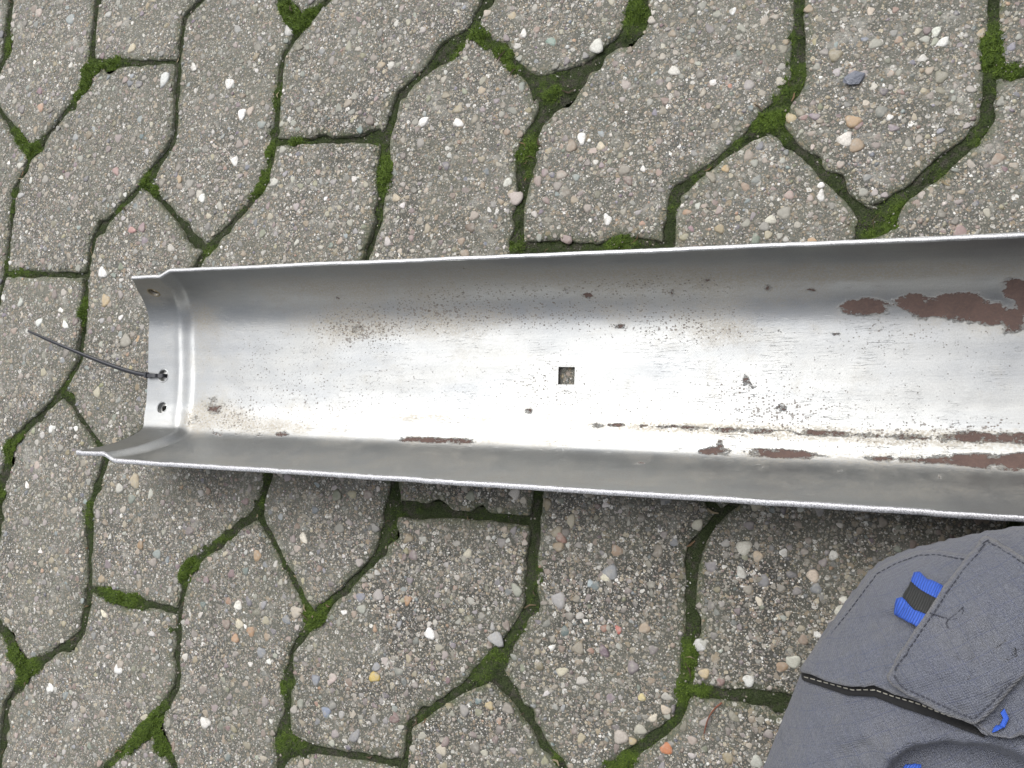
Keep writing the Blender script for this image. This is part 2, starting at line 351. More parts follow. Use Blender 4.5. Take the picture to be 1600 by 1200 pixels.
# worn corners and wide joints: photo position, extra half width (mm), reach (mm)
HOT = [(866,138,13,15),(700,82,6,13),(1198,182,6,13),(150,110,5,9),(1380,345,6,13),(1480,275,4,22),(818,245,4,28),(1000,25,6,16),(600,795,6,16),
       (762,1040,7,18),(500,958,3,9),(452,1168,7,14),(240,1140,4,9),(134,830,2.5,18),(455,28,5,9),(1085,868,2.5,12),(905,130,6,12),(1000,388,5,22),
       (240,275,3,8),(1065,290,1.5,14),(95,625,2.5,9),(400,790,3,12),(38,1050,3.5,9),(800,385,3,12),(870,388,4,20),(965,383,4,12),(610,255,2,30),(1380,360,6,10),
       (1245,130,2,30),(650,800,4,14),(30,70,3,25),(170,740,3.5,11),(830,880,1.5,40),(180,98,2,10),(262,985,3.5,7),(1190,1095,2,30),(60,232,3,10)]
HOTW = [(at(x, y)[:2], a / 1000, s / 1000) for x, y, a, s in HOT]
def half_width(P, seed):
    w = .0031 + .0011 * (fbm(P[:, 0] * 35, P[:, 1] * 35, 3) * 2 - 1)
    for c, a, s in HOTW:
        w = w + a * np.exp(-((P - c) ** 2).sum(1) / (s * s))
    w = w + .0012 * (fbm(P[:, 0] * 110, P[:, 1] * 110, seed, 3) * 2 - 1) + .0011 * (fbm(P[:, 0] * 330, P[:, 1] * 330, seed + 1, 2) * 2 - 1)
    chip = np.clip(fbm(P[:, 0] * 60 + 9, P[:, 1] * 60, seed + 5, 2) - .66, 0, 1) * .028
    return np.maximum(w + chip, .0008)
def outline(poly, seed):
    poly = np.array(poly); pts = []
    n = len(poly)
    for i in range(n):
        a, b = poly[i], poly[(i + 1) % n]; m = max(1, int(np.hypot(*(b - a)) / .0018))
        for q in range(m): pts.append(a + (b - a) * q / m)
    P = np.array(pts)
    for _ in range(7): P = P * .5 + (np.roll(P, 1, 0) + np.roll(P, -1, 0)) * .25
    A = .5 * np.sum(P[:, 0] * np.roll(P[:, 1], -1) - P[:, 1] * np.roll(P[:, 0], -1))
    if A < 0: P = P[::-1]
    for _ in range(1):
        T = np.roll(P, -2, 0) - np.roll(P, 2, 0); T /= np.linalg.norm(T, axis=1)[:, None] + 1e-9
        N = np.stack([-T[:, 1], T[:, 0]], 1)
        w = half_width(P, seed)
        wm = np.convolve(np.r_[w[-2:], w, w[:2]], np.ones(5) / 5, 'valid') * .5 + w * .5
        P = P + N * wm[:, None]
    P = P * .8 + (np.roll(P, 1, 0) + np.roll(P, -1, 0)) * .1
    return P
def inside(P, poly):
    x, y = P[:, 0], P[:, 1]; r = np.zeros(len(P), bool)
    x1, y1 = poly[:, 0], poly[:, 1]; x2, y2 = np.roll(x1, -1), np.roll(y1, -1)
    for a, b, c, d in zip(x1, y1, x2, y2):
        if b == d: continue
        r ^= ((y < b) != (y < d)) & (x < (c - a) * (y - b) / (d - b) + a)
    return r
def dist_poly(P, poly):
    D = np.full(len(P), 9.)
    for i in range(0, len(P), 4000):
        d = np.linalg.norm(P[i:i + 4000, None] - poly[None], axis=2); D[i:i + 4000] = d.min(1)
    return D
def in_view(c, pad):
    q = to_px([[c[0], c[1], 0]])[0]
    return -pad < q[0] < 1600 + pad and -pad < q[1] < 1200 + pad

pavement = tag(bpy.data.objects.new('pavement', None), None, None, None, 'structure'); link(pavement)
ico = bmesh.new(); bmesh.ops.create_icosphere(ico, subdivisions=1, radius=1)
ICV = np.array([v.co for v in ico.verts]); ICF = np.array([[v.index for v in f.verts] for f in ico.faces]); ico.free()
ico = bmesh.new(); bmesh.ops.create_icosphere(ico, subdivisions=2, radius=1)
IC2V = np.array([v.co for v in ico.verts]); IC2F = np.array([[v.index for v in f.verts] for f in ico.faces]); ico.free()
PCOL = .8 * np.array([(.30,.28,.25),(.40,.38,.34),(.22,.205,.185),(.31,.255,.18),(.38,.33,.24),(.24,.20,.16),(.17,.175,.185),(.29,.235,.205),(.27,.30,.30),(.60,.58,.53),(.84,.82,.77),(.46,.40,.33),(.20,.155,.14),(.42,.27,.17)])
PWT = np.array([16,13,14,9,7,9,7,4.5,5,6,1.5,6,3,.8]); PWT = PWT / PWT.sum()

def pebbles(C, size, zsurf, colours, big=False, flat=.5):
    """embedded pebbles: centres C (n,2), radius size (n), surface height (n)"""
    n = len(C); BV, BF = (IC2V, IC2F) if big else (ICV, ICF)
    th = rng.uniform(0, 2 * np.pi, n); asp = rng.uniform(.55, 1.0, n)
    J = 1 + rng.normal(0, .13 if not big else .07, (n, len(BV)))
    J = J * (1 + .16 * np.cos(2 * np.arctan2(BV[None, :, 1], BV[None, :, 0]) * 1.5 + rng.uniform(0, 6.3, (n, 1)))); X = BV[None, :, 0] * size[:, None] * J; Y = BV[None, :, 1] * (size * asp)[:, None] * J
    Z = np.clip(BV[None, :, 2] + rng.normal(0, .05, (n, len(BV))), -1, .62) * (size * flat)[:, None]
    c, s = np.cos(th)[:, None], np.sin(th)[:, None]
    V = np.stack([X * c - Y * s + C[:, 0, None], X * s + Y * c + C[:, 1, None], Z + zsurf[:, None]], 2)
    F = BF[None] + (np.arange(n) * len(BV))[:, None, None]
    K = np.repeat(np.c_[colours, np.ones(n)][:, None], len(BV), 1)
    return V.reshape(-1, 3), F.reshape(-1, 3), K.reshape(-1, 4)

OUTLINES = []
def dust_and_shade(Q):
    """0 = washed-out or shaded dark matrix, 1 = pale dry cement film; patchy wear of this yard plus the painted shade of the person"""
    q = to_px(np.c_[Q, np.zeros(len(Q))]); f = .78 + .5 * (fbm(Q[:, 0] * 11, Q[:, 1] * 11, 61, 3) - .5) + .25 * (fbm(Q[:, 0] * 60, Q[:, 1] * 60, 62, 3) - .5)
    for x, y, rx, ry, a in ((950, 930, 480, 190, -.62), (1230, 1050, 240, 260, -.45), (620, 1120, 260, 120, -.30), (300, 950, 200, 220, -.12), (150, 150, 320, 260, .12), (1450, 80, 260, 200, .1), (980, 250, 200, 160, .08), (700, 250, 130, 160, -.14)):  # negative blobs: thinner cement film, plus the person's shade painted onto lower stones
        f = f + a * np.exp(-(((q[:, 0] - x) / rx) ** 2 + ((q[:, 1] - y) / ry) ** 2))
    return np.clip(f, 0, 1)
def stone(poly, idx, plain=False):
    c = np.mean(poly, 0)
    P = outline(poly, 100 + idx * 3)
    vis = in_view(c, 260)
    step = .022 if plain else .0042 if vis else .010
    z0 = rng.normal(0, .0007); tilt = rng.normal(0, .006, 2)
    lo, hi = P.min(0), P.max(0)
    gx, gy = np.meshgrid(np.arange(lo[0], hi[0], step), np.arange(lo[1], hi[1], step)); G = np.stack([gx.ravel(), gy.ravel()], 1)
    G = G + rng.uniform(-.3, .3, G.shape) * step
    G = G[inside(G, P)]; dG = dist_poly(G, P); G = G[dG > .0030]
    # inner ring
    T = np.roll(P, -2, 0) - np.roll(P, 2, 0); T /= np.linalg.norm(T, axis=1)[:, None] + 1e-9; N = np.stack([-T[:, 1], T[:, 0]], 1)
    R1 = P + N * .0011
    n = len(P)
    allp = np.r_[P, R1, G]
    res = delaunay_2d_cdt([Vector(p) for p in allp], [(i, (i + 1) % n) for i in range(n)], [], 1, 1e-7)
    V2 = np.array([tuple(v) for v in res[0]]); F = [tuple(f) for f in res[2]]
    d = dist_poly(V2, P)
    def hgt(Q, d):
        h = z0 + (Q - c) @ tilt
        h = h + .0011 * (fbm(Q[:, 0] * 55, Q[:, 1] * 55, idx) - .5) + .0009 * (fbm(Q[:, 0] * 200, Q[:, 1] * 200, idx + 50, 2) - .5)
        return h - .0017 * np.clip(1 - d / .0034, 0, 1) ** 1.5
    Z = hgt(V2, d)
    V = np.c_[V2 - c, Z]
    # skirt down the sides: follow boundary order of outline
    keyed = {}
    for new, olds in enumerate(res[3]):
        for o_ in olds: keyed[o_] = new
    ring = [keyed.get(i, i) for i in range(n)]
    base_i = len(V)
    low = np.c_[P - N * .0006 - c, np.full(n, -.016)]
    V = np.r_[V, low]
    for i in range(n):
        j = (i + 1) % n
        if ring[i] != ring[j]: F.append((ring[j], ring[i], base_i + i, base_i + j))
    rim = np.clip(1 - np.r_[d, np.zeros(n)] / .007, 0, 1)
    VW = np.r_[V2, P]; du = dust_and_shade(VW)
    o = mesh_obj('paving_stone', V, F, M_CONC, pavement, True, {'rim': ('FLOAT', rim), 'dust_and_shade': ('FLOAT', du)})
    o.location = (c[0], c[1], 0)
    if plain: return o
    # exposed aggregate, pebbles set in the face
    area = (hi - lo).prod() * .72
    dens = 58000 if vis else 9000
    m = int(area * dens / .72)
    C = rng.uniform(lo, hi, (m, 2)); C = C[inside(C, P)]
    D = dist_poly(C, P)
    sz = np.clip(rng.lognormal(math.log(.00138), .52, len(C)), .0008, .0050)
    ok = D > sz * .7 + .0004; C, sz, D = C[ok], sz[ok], D[ok]
    # reject overlaps coarsely (bigger first)
    order = np.argsort(-sz); cell = {}; keep = []
    for q in order:
        x, y, r = C[q, 0], C[q, 1], sz[q]; ix, iy = int(x / .006), int(y / .006); good = True
        for ax in (ix - 1, ix, ix + 1):
            for ay in (iy - 1, iy, iy + 1):
                for (u, v_, r2) in cell.get((ax, ay), ()):
                    if (x - u) ** 2 + (y - v_) ** 2 < (.85 * (r + r2)) ** 2: good = False; break
                if not good: break
            if not good: break
        if good: cell.setdefault((ix, iy), []).append((x, y, r)); keep.append(q)
    C, sz, D = C[keep], sz[keep], D[keep]
    col = PCOL[rng.choice(len(PCOL), len(C), p=PWT)] * rng.uniform(.75, 1.15, (len(C), 1)) + rng.normal(0, .012, (len(C), 3))
    col = col * (.66 + .30 * dust_and_shade(C))[:, None]  # pebble colours dimmed by the same film and painted shade
    zs = hgt(C, D) + sz * rng.uniform(-.20, -.02, len(C))
    bigm = sz > .0023
    parts = [pebbles(C[~bigm] - c, sz[~bigm], zs[~bigm], np.clip(col[~bigm], .02, .9), False, .42)]
    if bigm.any(): parts.append(pebbles(C[bigm] - c, sz[bigm], zs[bigm], np.clip(col[bigm], .02, .9), True, .30))
    Vs, Fs, Ks, off = [], [], [], 0
    for a_, b_, k_ in parts:
        Vs.append(a_); Fs.append(b_ + off); Ks.append(k_); off += len(a_)
    ag = mesh_obj('aggregate', np.concatenate(Vs), np.concatenate(Fs), M_PEB, o, True, {'col': ('FLOAT_COLOR', np.concatenate(Ks))})
    ag['kind'] = 'stuff'
    OUTLINES.append((P, hgt, c))
    return o
idx = 0
for k in KR:
    for j in JR:
        for fn in (poly_H, poly_D):
            pl = fn(k, j); c = np.mean(pl, 0)
            if -1.12 < c[0] < .72 and -.78 < c[1] < .72:
                stone(pl, idx); idx += 1
            elif -1.6 < c[0] < 1.1 and -1.2 < c[1] < 1.2:
                stone(pl, idx, True); idx += 1
print('stones', idx)

# joint centre lines
segs = set()
def seg(a, b):
    if a in NODE and b in NODE: segs.add((a, b))
for k in range(-4, 8):
    for j in range(-7, 9):
        seg(('T1',k,j),('HL',k,j)); seg(('HL',k,j),('V1',k,j)); seg(('V1',k,j),('DR',k,j)); seg(('DR',k,j),('T1',k,j+1))
        seg(('T2',k,j),('HR',k,j)); seg(('HR',k,j),('V2',k,j)); seg(('V2',k,j),('DL',k,j)); seg(('DL',k,j),('T2',k,j+1))
        seg(('HL',k,j),('HR',k,j)); seg(('DL',k,j),('DR',k+1,j))
X0, X1, Y0, Y1, GS = -1.15, .72, -.78, .72, .0017
nx, ny = int((X1 - X0) / GS), int((Y1 - Y0) / GS)
DM = np.full((ny + 1, nx + 1), 9., np.float32)
for a, b in segs:
    A, B = NODE[a], NODE[b]; pad = .022
    i0, i1 = int((min(A[0], B[0]) - pad - X0) / GS), int((max(A[0], B[0]) + pad - X0) / GS) + 1
    j0, j1 = int((min(A[1], B[1]) - pad - Y0) / GS), int((max(A[1], B[1]) + pad - Y0) / GS) + 1
    i0, j0 = max(i0, 0), max(j0, 0); i1, j1 = min(i1, nx + 1), min(j1, ny + 1)
    if i1 <= i0 or j1 <= j0: continue
    gx = X0 + np.arange(i0, i1) * GS; gy = Y0 + np.arange(j0, j1) * GS; XX, YY = np.meshgrid(gx, gy)
    L = B - A; t = np.clip(((XX - A[0]) * L[0] + (YY - A[1]) * L[1]) / (L @ L), 0, 1)
    d = np.hypot(XX - A[0] - t * L[0], YY - A[1] - t * L[1])
    DM[j0:j1, i0:i1] = np.minimum(DM[j0:j1, i0:i1], d)
XX, YY = np.meshgrid(X0 + np.arange(nx + 1) * GS, Y0 + np.arange(ny + 1) * GS)
need = np.full(DM.shape, .0085)
HB = np.zeros(DM.shape)
for c, a, s in HOTW:
    e = np.exp(-((XX - c[0]) ** 2 + (YY - c[1]) ** 2) / (s * s)); need += a * e * 1.1; HB += e * (a / .013)
use = DM < need
# moss: where it is lush in the photo
MOSS = [(860,135,30,.9),(740,70,30,1.0),(795,100,26,.9),(815,240,45,.95),(1000,20,40,1.1),(1210,170,45,.9),(1240,110,30,.8),(1550,60,50,.9),(1560,115,40,.9),(150,115,26,1.1),
        (130,160,30,1.0),(185,97,30,.9),(30,70,40,.9),(50,235,25,1.0),(30,210,20,.9),(450,20,28,1.2),(470,35,20,1.1),(225,275,22,.9),(180,320,25,.7),(400,300,25,.7),(465,222,12,1.2),(420,260,30,.7),
        (325,395,22,.6),(290,895,26,1.2),(100,830,0,0),(130,800,40,.8),(35,1050,30,1.2),(15,1010,30,.9),(240,1150,35,1.1),(200,1175,30,.8),(170,925,30,.9),(210,940,30,.7),
        (495,965,22,1.0),(450,1070,30,.9),(450,1165,40,.7),(1080,1080,40,.9),(1070,1010,25,.6),(1400,335,40,.8),(1470,290,40,.6),(975,378,20,1.2),(800,380,26,1.0),(600,280,50,.55),
        (1300,270,40,.5),(130,480,30,.7),(60,425,40,.7),(15,420,20,.8),(270,620,0,0),(100,600,30,.5),(240,290,20,.8),(20,700,30,.8),(5,770,30,.8),(730,1060,40,.45),(610,840,40,.45),(640,795,40,.45),
        (700,100,40,.4),(1530,215,40,.6),(280,600,20,.5),(440,120,40,.35),(855,75,30,.3),(260,985,12,1.0),(165,700,30,.5),(1000,1190,60,.5),(870,1180,30,.6)]
Q = to_px(np.c_[XX.ravel(), YY.ravel(), np.zeros(XX.size)]); QX, QY = Q[:, 0].reshape(XX.shape), Q[:, 1].reshape(XX.shape)
mf = .55 * sstep(.42, .66, fbm(XX * 16, YY * 16, 21, 3))
inframe = (QX > -60) & (QX < 1660) & (QY > -60) & (QY < 1260)
mf = np.where(inframe, mf * .8, mf * 1.8)
for x, y, r, a in MOSS:
    if r: mf = mf + .85 * a * np.exp(-((QX - x) ** 2 + (QY - y) ** 2) / (r * r))
mf = mf * (.15 + 1.35 * fbm(XX * 90, YY * 90, 33, 3)); mf = np.clip(mf, 0, 1.1)
zb = -.0036 + .0030 * (fbm(XX * 150, YY * 150, 41, 3) - .5) + .0016 * (vnoise(XX * 700, YY * 700, 8) - .5)
zb += mf * (.0042 + .0022 * vnoise(XX * 260, YY * 260, 43)) - .0008 * np.clip(DM / .006, 0, 1)
cellu = use[:-1, :-1] & use[1:, :-1] & use[:-1, 1:] & use[1:, 1:]
ids = -np.ones(use.shape, int); vm = np.zeros(use.shape, bool)
vm[:-1, :-1] |= cellu; vm[1:, :-1] |= cellu; vm[:-1, 1:] |= cellu; vm[1:, 1:] |= cellu
ids[vm] = np.arange(vm.sum())
Vb = np.stack([XX[vm], YY[vm], zb[vm]], 1)
cj, ci = np.nonzero(cellu)
Fb = np.stack([ids[cj, ci], ids[cj, ci + 1], ids[cj + 1, ci + 1], ids[cj + 1, ci]], 1)
bed = mesh_obj('joint_fill', Vb, Fb, M_BED, pavement, True, {'moss': ('FLOAT', mf[vm])}); bed['kind'] = 'stuff'
print('bed', len(Vb))
# moss shoots: tiny leaning blades in the joints, spilling a little over the stone rims
pm = (mf * (DM < need * .80 * (.55 + .9 * fbm(XX * 130, YY * 130, 73, 3))))[vm]; pm = np.where(inframe[vm], pm, pm * .35) + .09 * ((DM < need * .85) * (fbm(XX * 45, YY * 45, 71, 3) > .40))[vm]
nT = 125000
ch = rng.choice(len(Vb), nT, p=pm ** 1.3 / (pm ** 1.3).sum())
B = Vb[ch] + np.c_[rng.uniform(-.5, .5, (nT, 2)) * GS * 1.6, np.full(nT, -.0003)]
hgtT = rng.uniform(.0008, .0022, nT) * (.6 + .7 * np.clip(pm[ch], 0, 1)); wT = rng.uniform(.00026, .0006, nT)
ang = rng.uniform(0, 2 * np.pi, nT); lean = rng.normal(0, .6, (nT, 2)) * hgtT[:, None]
tip = B + np.c_[lean, hgtT]; VT = []
for q in range(3):
    a = ang + q * 2.094; VT.append(B + np.c_[np.cos(a) * wT, np.sin(a) * wT, np.zeros(nT)])
VT = np.stack(VT + [tip], 1).reshape(-1, 3)
FT = np.concatenate([np.array([[0, 1, 3], [1, 2, 3], [2, 0, 3]])[None] + (np.arange(nT) * 4)[:, None, None]]).reshape(-1, 3)
mixc = np.clip(rng.normal(.5, .3, nT) * np.clip(pm[ch] * 1.6, .15, 1.15), 0, 1)[:, None]
KT = (1 - mixc) * np.array([.018, .032, .009]) + mixc * np.array([.082, .124, .019]); KT = np.repeat(np.c_[KT, np.ones(nT)][:, None], 4, 1).reshape(-1, 4)
tf = mesh_obj('moss', VT, FT, M_TUFT, None, False, {'col': ('FLOAT_COLOR', KT)})
tag(tf, 'bright green moss growing along the joints between the paving stones', 'moss', None, 'stuff')
# grit lying in the joints
gi = rng.choice(len(Vb), 5200); Cg = Vb[gi, :2] + rng.normal(0, .0006, (5200, 2)); szg = np.clip(rng.lognormal(math.log(.0006), .4, 5200), .0003, .0022)
gv, gf, gk = pebbles(Cg, szg, Vb[gi, 2] + szg * .2, PCOL[rng.choice(len(PCOL), 5200, p=PWT)] * .7, False, .7)
gr = mesh_obj('grit', gv, gf, M_PEB, None, True, {'col': ('FLOAT_COLOR', gk)}); tag(gr, 'loose sandy grit caught in the joints of the pavement', 'grit', None, 'stuff')
li = rng.choice(len(Vb), 150, p=(inframe[vm] + .05) / (inframe[vm] + .05).sum()); Vv, Ff, Kk = [], [], []
for q, i_ in enumerate(li):
    L_i = random.uniform(.0025, .011); a_ = random.uniform(0, 6.28); w_i = random.uniform(.0002, .0009); p = Vb[i_] + [0, 0, .0016]; dx, dy = math.cos(a_), math.sin(a_); bnd = random.uniform(-.3, .3) * L_i
    for f_ in (0, .5, 1):
        cx_, cy_ = p[0] + dx * L_i * (f_ - .5) - dy * bnd * (f_ == .5), p[1] + dy * L_i * (f_ - .5) + dx * bnd * (f_ == .5); ww = w_i * (1 if f_ == .5 else .5)
        for sg, hz in ((-1, 0), (0, .6), (1, 0)): Vv.append((cx_ - dy * ww * sg, cy_ + dx * ww * sg, p[2] + hz * ww + random.uniform(0, .0008)))
    b = q * 9
    for k_ in (0, 3): Ff += [(b + k_, b + k_ + 1, b + k_ + 4, b + k_ + 3), (b + k_ + 1, b + k_ + 2, b + k_ + 5, b + k_ + 4)]
    c_ = random.choice([(.10, .075, .045), (.06, .045, .03), (.17, .14, .09), (.04, .03, .02), (.11, .07, .04)]); Kk += [(*c_, 1)] * 9
lt = mesh_obj('plant_litter', Vv, Ff, M_TUFT, None, True, {'col': ('FLOAT_COLOR', np.array(Kk))}); tag(lt, 'tiny dry brown bits of straw and leaf lying in the paving joints', 'plant litter', None, 'stuff')
# sub-base and surrounding yard
sub = mesh_obj('ground', [(-60, -60, -.018), (60, -60, -.018), (60, 60, -.018), (-60, 60, -.018)], [(0, 1, 2, 3)], M_CONC, None, False); sub['kind'] = 'structure'
subb = mesh_obj('bedding_sand', [(-1.5, -1.1, -.0085), (1.0, -1.1, -.0085), (1.0, 1.1, -.0085), (-1.5, 1.1, -.0085)], [(0, 1, 2, 3)], M_BED, pavement, False)

# single noticeable stones set in the faces, by photo position: x, y, long, short (photo px), angle, colour
SPOT = [(585,1058,20,18,10,(.55,.40,.10)),(1003,1090,13,13,0,(.60,.50,.24)),(672,990,20,12,20,(.90,.88,.86)),(775,998,28,16,0,(.36,.36,.36)),(716,192,19,17,30,(.85,.83,.79)),
 (662,190,15,18,70,(.85,.83,.79)),(909,216,22,16,10,(.88,.86,.82)),(938,228,15,13,20,(.62,.54,.40)),(818,52,16,12,0,(.80,.78,.74)),(932,72,24,14,-15,(.66,.66,.60)),(660,116,20,10,0,(.74,.73,.70)),
 (949,343,19,18,50,(.80,.79,.76)),(885,372,20,17,0,(.30,.23,.22)),(893,228,16,20,60,(.30,.24,.18)),(805,308,25,10,0,(0.46,.40,.37)),(620,310,14,12,0,(.50,.42,.30)),(1472,66,22,22,20,(.72,.72,.68)),(1463,50,18,14,20,(.66,.68,.60)),
 (1333,190,26,12,-35,(.42,.29,.17)),(1320,218,24,11,20,(.72,.68,.62)),(1338,228,24,12,80,(.33,.25,.17)),(1390,184,12,12,0,(.75,.74,.70)),(1273,182,15,18,60,(.26,.21,.24)),(1256,184,15,15,0,(.27,.17,.15)),(1236,184,20,9,80,(.45,.36,.2)),
 (1283,306,18,20,40,(.72,.71,.68)),(1403,316,15,15,0,(.50,.52,.40)),(1140,134,7,8,0,(.42,.16,.09)),(1116,259,15,17,20,(.36,.30,.19)),(1134,264,11,13,20,(.48,.33,.15)),(1205,344,13,18,0,(.62,.60,.50)),(878,1050,12,20,20,(.52,.48,.36)),
 (862,1012,12,9,-20,(.85,.83,.78)),(944,982,16,14,0,(.27,.14,.10)),(966,984,12,14,60,(.50,.14,.11)),(1007,982,17,20,60,(.36,.28,.2)),(953,895,24,16,80,(.25,.26,.27)),(873,938,26,20,10,(.34,.33,.33)),(808,922,20,22,40,(.32,.33,.27)),
 (731,865,18,12,60,(.56,.52,.40)),(870,832,20,20,0,(.32,.28,.2)),(872,854,18,16,0,(.33,.26,.17)),(876,840,22,12,0,(.30,.17,.13)),(892,814,22,20,0,(.42,.38,.28)),(945,902,16,18,0,(.64,.60,.46)),(922,912,12,13,0,(.38,.44,.46)),(564,933,16,14,0,(.20,.21,.26)),
 (566,952,16,13,0,(.34,.35,.30)),(638,938,14,16,0,(.40,.24,.13)),(588,1042,16,14,0,(.28,.29,.31)),(1300,56,0,0,0,(.3,.3,.3)),(1314,958,26,24,40,(.55,.54,.46)),(1318,937,12,14,0,(.7,.68,.6)),(1158,895,22,20,30,(.62,.61,.56)),(1193,908,16,22,60,(.2,.2,.21)),
 (1224,864,14,14,0,(.75,.74,.7)),(1162,856,22,26,60,(.60,.58,.50)),(1092,1010,20,24,30,(.56,.56,.54)),(1100,1053,18,16,0,(.50,.40,.24)),(1277,992,16,15,0,(.75,.74,.7)),(1186,940,16,16,0,(.65,.58,.47)),(1184,870,14,18,0,(.52,.42,.3)),(1270,900,18,22,0,(.6,.5,.4)),
 (1090,820,20,18,0,(.50,.48,.38)),(1302,868,18,12,20,(.78,.76,.7)),(206,75,10,16,70,(.55,.48,.34)),(270,215,16,18,0,(.34,.28,.2)),(315,309,12,14,0,(.85,.85,.8)),(303,105,14,14,0,(.8,.78,.72)),(358,130,14,16,0,(.82,.8,.76)),(378,178,12,18,60,(.9,.88,.85)),
 (366,251,14,11,0,(.88,.86,.82)),(208,360,15,13,0,(.45,.24,.22)),(110,30,16,14,0,(.32,.36,.36)),(452,30,0,0,0,(.5,.5,.5)),(455,42,20,28,30,(.56,.55,.52)),(182,268,12,14,0,(.4,.26,.24)),(280,280,12,14,0,(.45,.33,.2)),(258,125,12,24,75,(.66,.68,.66)),
 (104,508,12,14,0,(.88,.87,.82)),(63,504,10,14,90,(.72,.74,.7)),(166,470,12,18,80,(.50,.38,.22)),(153,613,12,16,70,(.5,.46,.34)),(198,533,20,14,-20,(.33,.31,.26)),(80,670,12,14,0,(.84,.84,.8)),(162,427,14,18,0,(.86,.85,.82)),(210,752,11,22,85,(.45,.38,.26)),(235,772,12,14,0,(.55,.55,.48)),
 (476,840,10,18,70,(.84,.78,.66)),(352,865,10,12,0,(.5,.45,.33)),(412,945,14,12,0,(.3,.3,.32)),(494,1062,17,16,0,(.22,.24,.28)),(520,1060,15,16,0,(.55,.45,.41)),(510,1112,10,16,60,(.20,.24,.32)),(183,1046,12,17,80,(.85,.84,.8)),(161,960,8,15,80,(.80,.74,.58)),(224,1122,14,15,0,(.5,.46,.34)),
 (76,1076,14,12,0,(.84,.84,.8)),(367,998,14,12,0,(.48,.30,.18)),(373,975,14,16,40,(.66,.6,.45)),(462,957,18,20,0,(.48,.42,.34)),(372,946,14,11,40,(.8,.78,.7)),(320,1130,9,20,70,(.75,.73,.68)),(690,1096,16,14,0,(.5,.44,.32)),(765,1103,14,14,0,(.45,.36,.2)),(820,1124,12,16,70,(.55,.50,.40)),
 (908,1154,18,16,0,(.40,.35,.24)),(970,1152,16,24,80,(.45,.40,.35)),(988,1158,14,14,0,(.42,.34,.2)),(1040,1110,18,16,20,(.52,.44,.34)),(1042,1170,13,20,60,(.50,.18,.07)),(1020,1122,18,12,-30,(.62,.56,.45)),(726,1110,20,16,0,(.25,.24,.23)),(660,1150,16,18,0,(.34,.33,.27)),(555,1150,22,24,0,(.25,.25,.26)),(690,1172,18,14,0,(.5,.45,.36))]
SC, SZ, SZS, SCOL = [], [], [], []
for x, y, l, w_, a, cc in SPOT:
    if l == 0: continue
    p = at(x, y)
    hit = None
    for P, hf, c in OUTLINES:
        if abs(p[0] - c[0]) < .14 and abs(p[1] - c[1]) < .14 and inside(p[None, :2], P)[0]:
            hit = float(hf(p[None, :2], dist_poly(p[None, :2], P))[0]); break
    if hit is None: continue
    q = to_px([p, p + np.array([.01, 0, 0]), p + np.array([0, .01, 0])]); sc = (np.hypot(*(q[1] - q[0])) + np.hypot(*(q[2] - q[0]))) / .02
    r = max(l, w_) / 2 / sc * 1.02
    SC.append(p[:2]); SZ.append(r); SZS.append(hit - r * .02); SCOL.append(cc)
pv, pf, pk = pebbles(np.array(SC), np.array(SZ), np.array(SZS), np.array(SCOL) * .74, True, .24)
ob = mesh_obj('pebble', pv, pf, M_PEB, pavement, True, {'col': ('FLOAT_COLOR', pk)}); ob['kind'] = 'stuff'

# ------------------------------------------------------------------ bumper section lying open side up
ZT, ZB = .058, .068
tl, tr = at(265, 424, ZT), at(1595, 373, ZT); bl, br = at(175, 718, ZB), at(1595, 803, ZB)
ax = (tr - tl)[:2] / np.linalg.norm((tr - tl)[:2]) + (br - bl)[:2] / np.linalg.norm((br - bl)[:2]); ax /= np.linalg.norm(ax)
perp = np.array([-ax[1], ax[0]])               # towards the image top
mid = (tl + tr + bl + br)[:2] / 4
HW = ((tl + tr)[:2] / 2 - (bl + br)[:2] / 2) @ perp / 2
ctr = (tl + tr)[:2] / 2 - perp * HW
print('bumper half width', HW, 'axis', ax)
PROF = [(.46 + .54 * q, .0064 + (ZT - .0064) * (1 - math.sqrt(1 - (q * .985) ** 2)) / (1 - math.sqrt(1 - .985 ** 2))) for q in (1, .985, .96, .93, .88, .82, .74, .65, .55, .44, .32, .2, .1)]
PROF += [(.42, .0060), (.2, .0052), (0, .005), (-.2, .0052), (-.38, .0060), (-.47, .0072),
        (-.505, .0086), (-.53, .0093), (-.60, .0106), (-.68, .0128), (-.72, .0155), (-.755, .0200), (-.80, .0268), (-.86, .0372), (-.92, .048), (-.965, .058), (-1.0, ZB)]
pr = np.array(PROF); pr[:, 0] *= HW
L_ = np.r_[0, np.cumsum(np.hypot(*np.diff(pr, axis=0).T))]
ss = np.linspace(0, L_[-1], 96); pv_, pz_ = np.interp(ss, L_, pr[:, 0]), np.interp(ss, L_, pr[:, 1])
for _ in range(2):
    pv_[1:-1] = pv_[1:-1] * .5 + (pv_[2:] + pv_[:-2]) * .25; pz_[1:-1] = pz_[1:-1] * .5 + (pz_[2:] + pz_[:-2]) * .25
tv, tz = np.gradient(pv_), np.gradient(pz_); ln = np.hypot(tv, tz); nv_, nz_ = tz / ln, -tv / ln        # inward/up normal
if nz_[48] < 0: nv_, nz_ = -nv_, -nz_
def u_of(p): return (np.asarray(p)[:2] - ctr) @ ax
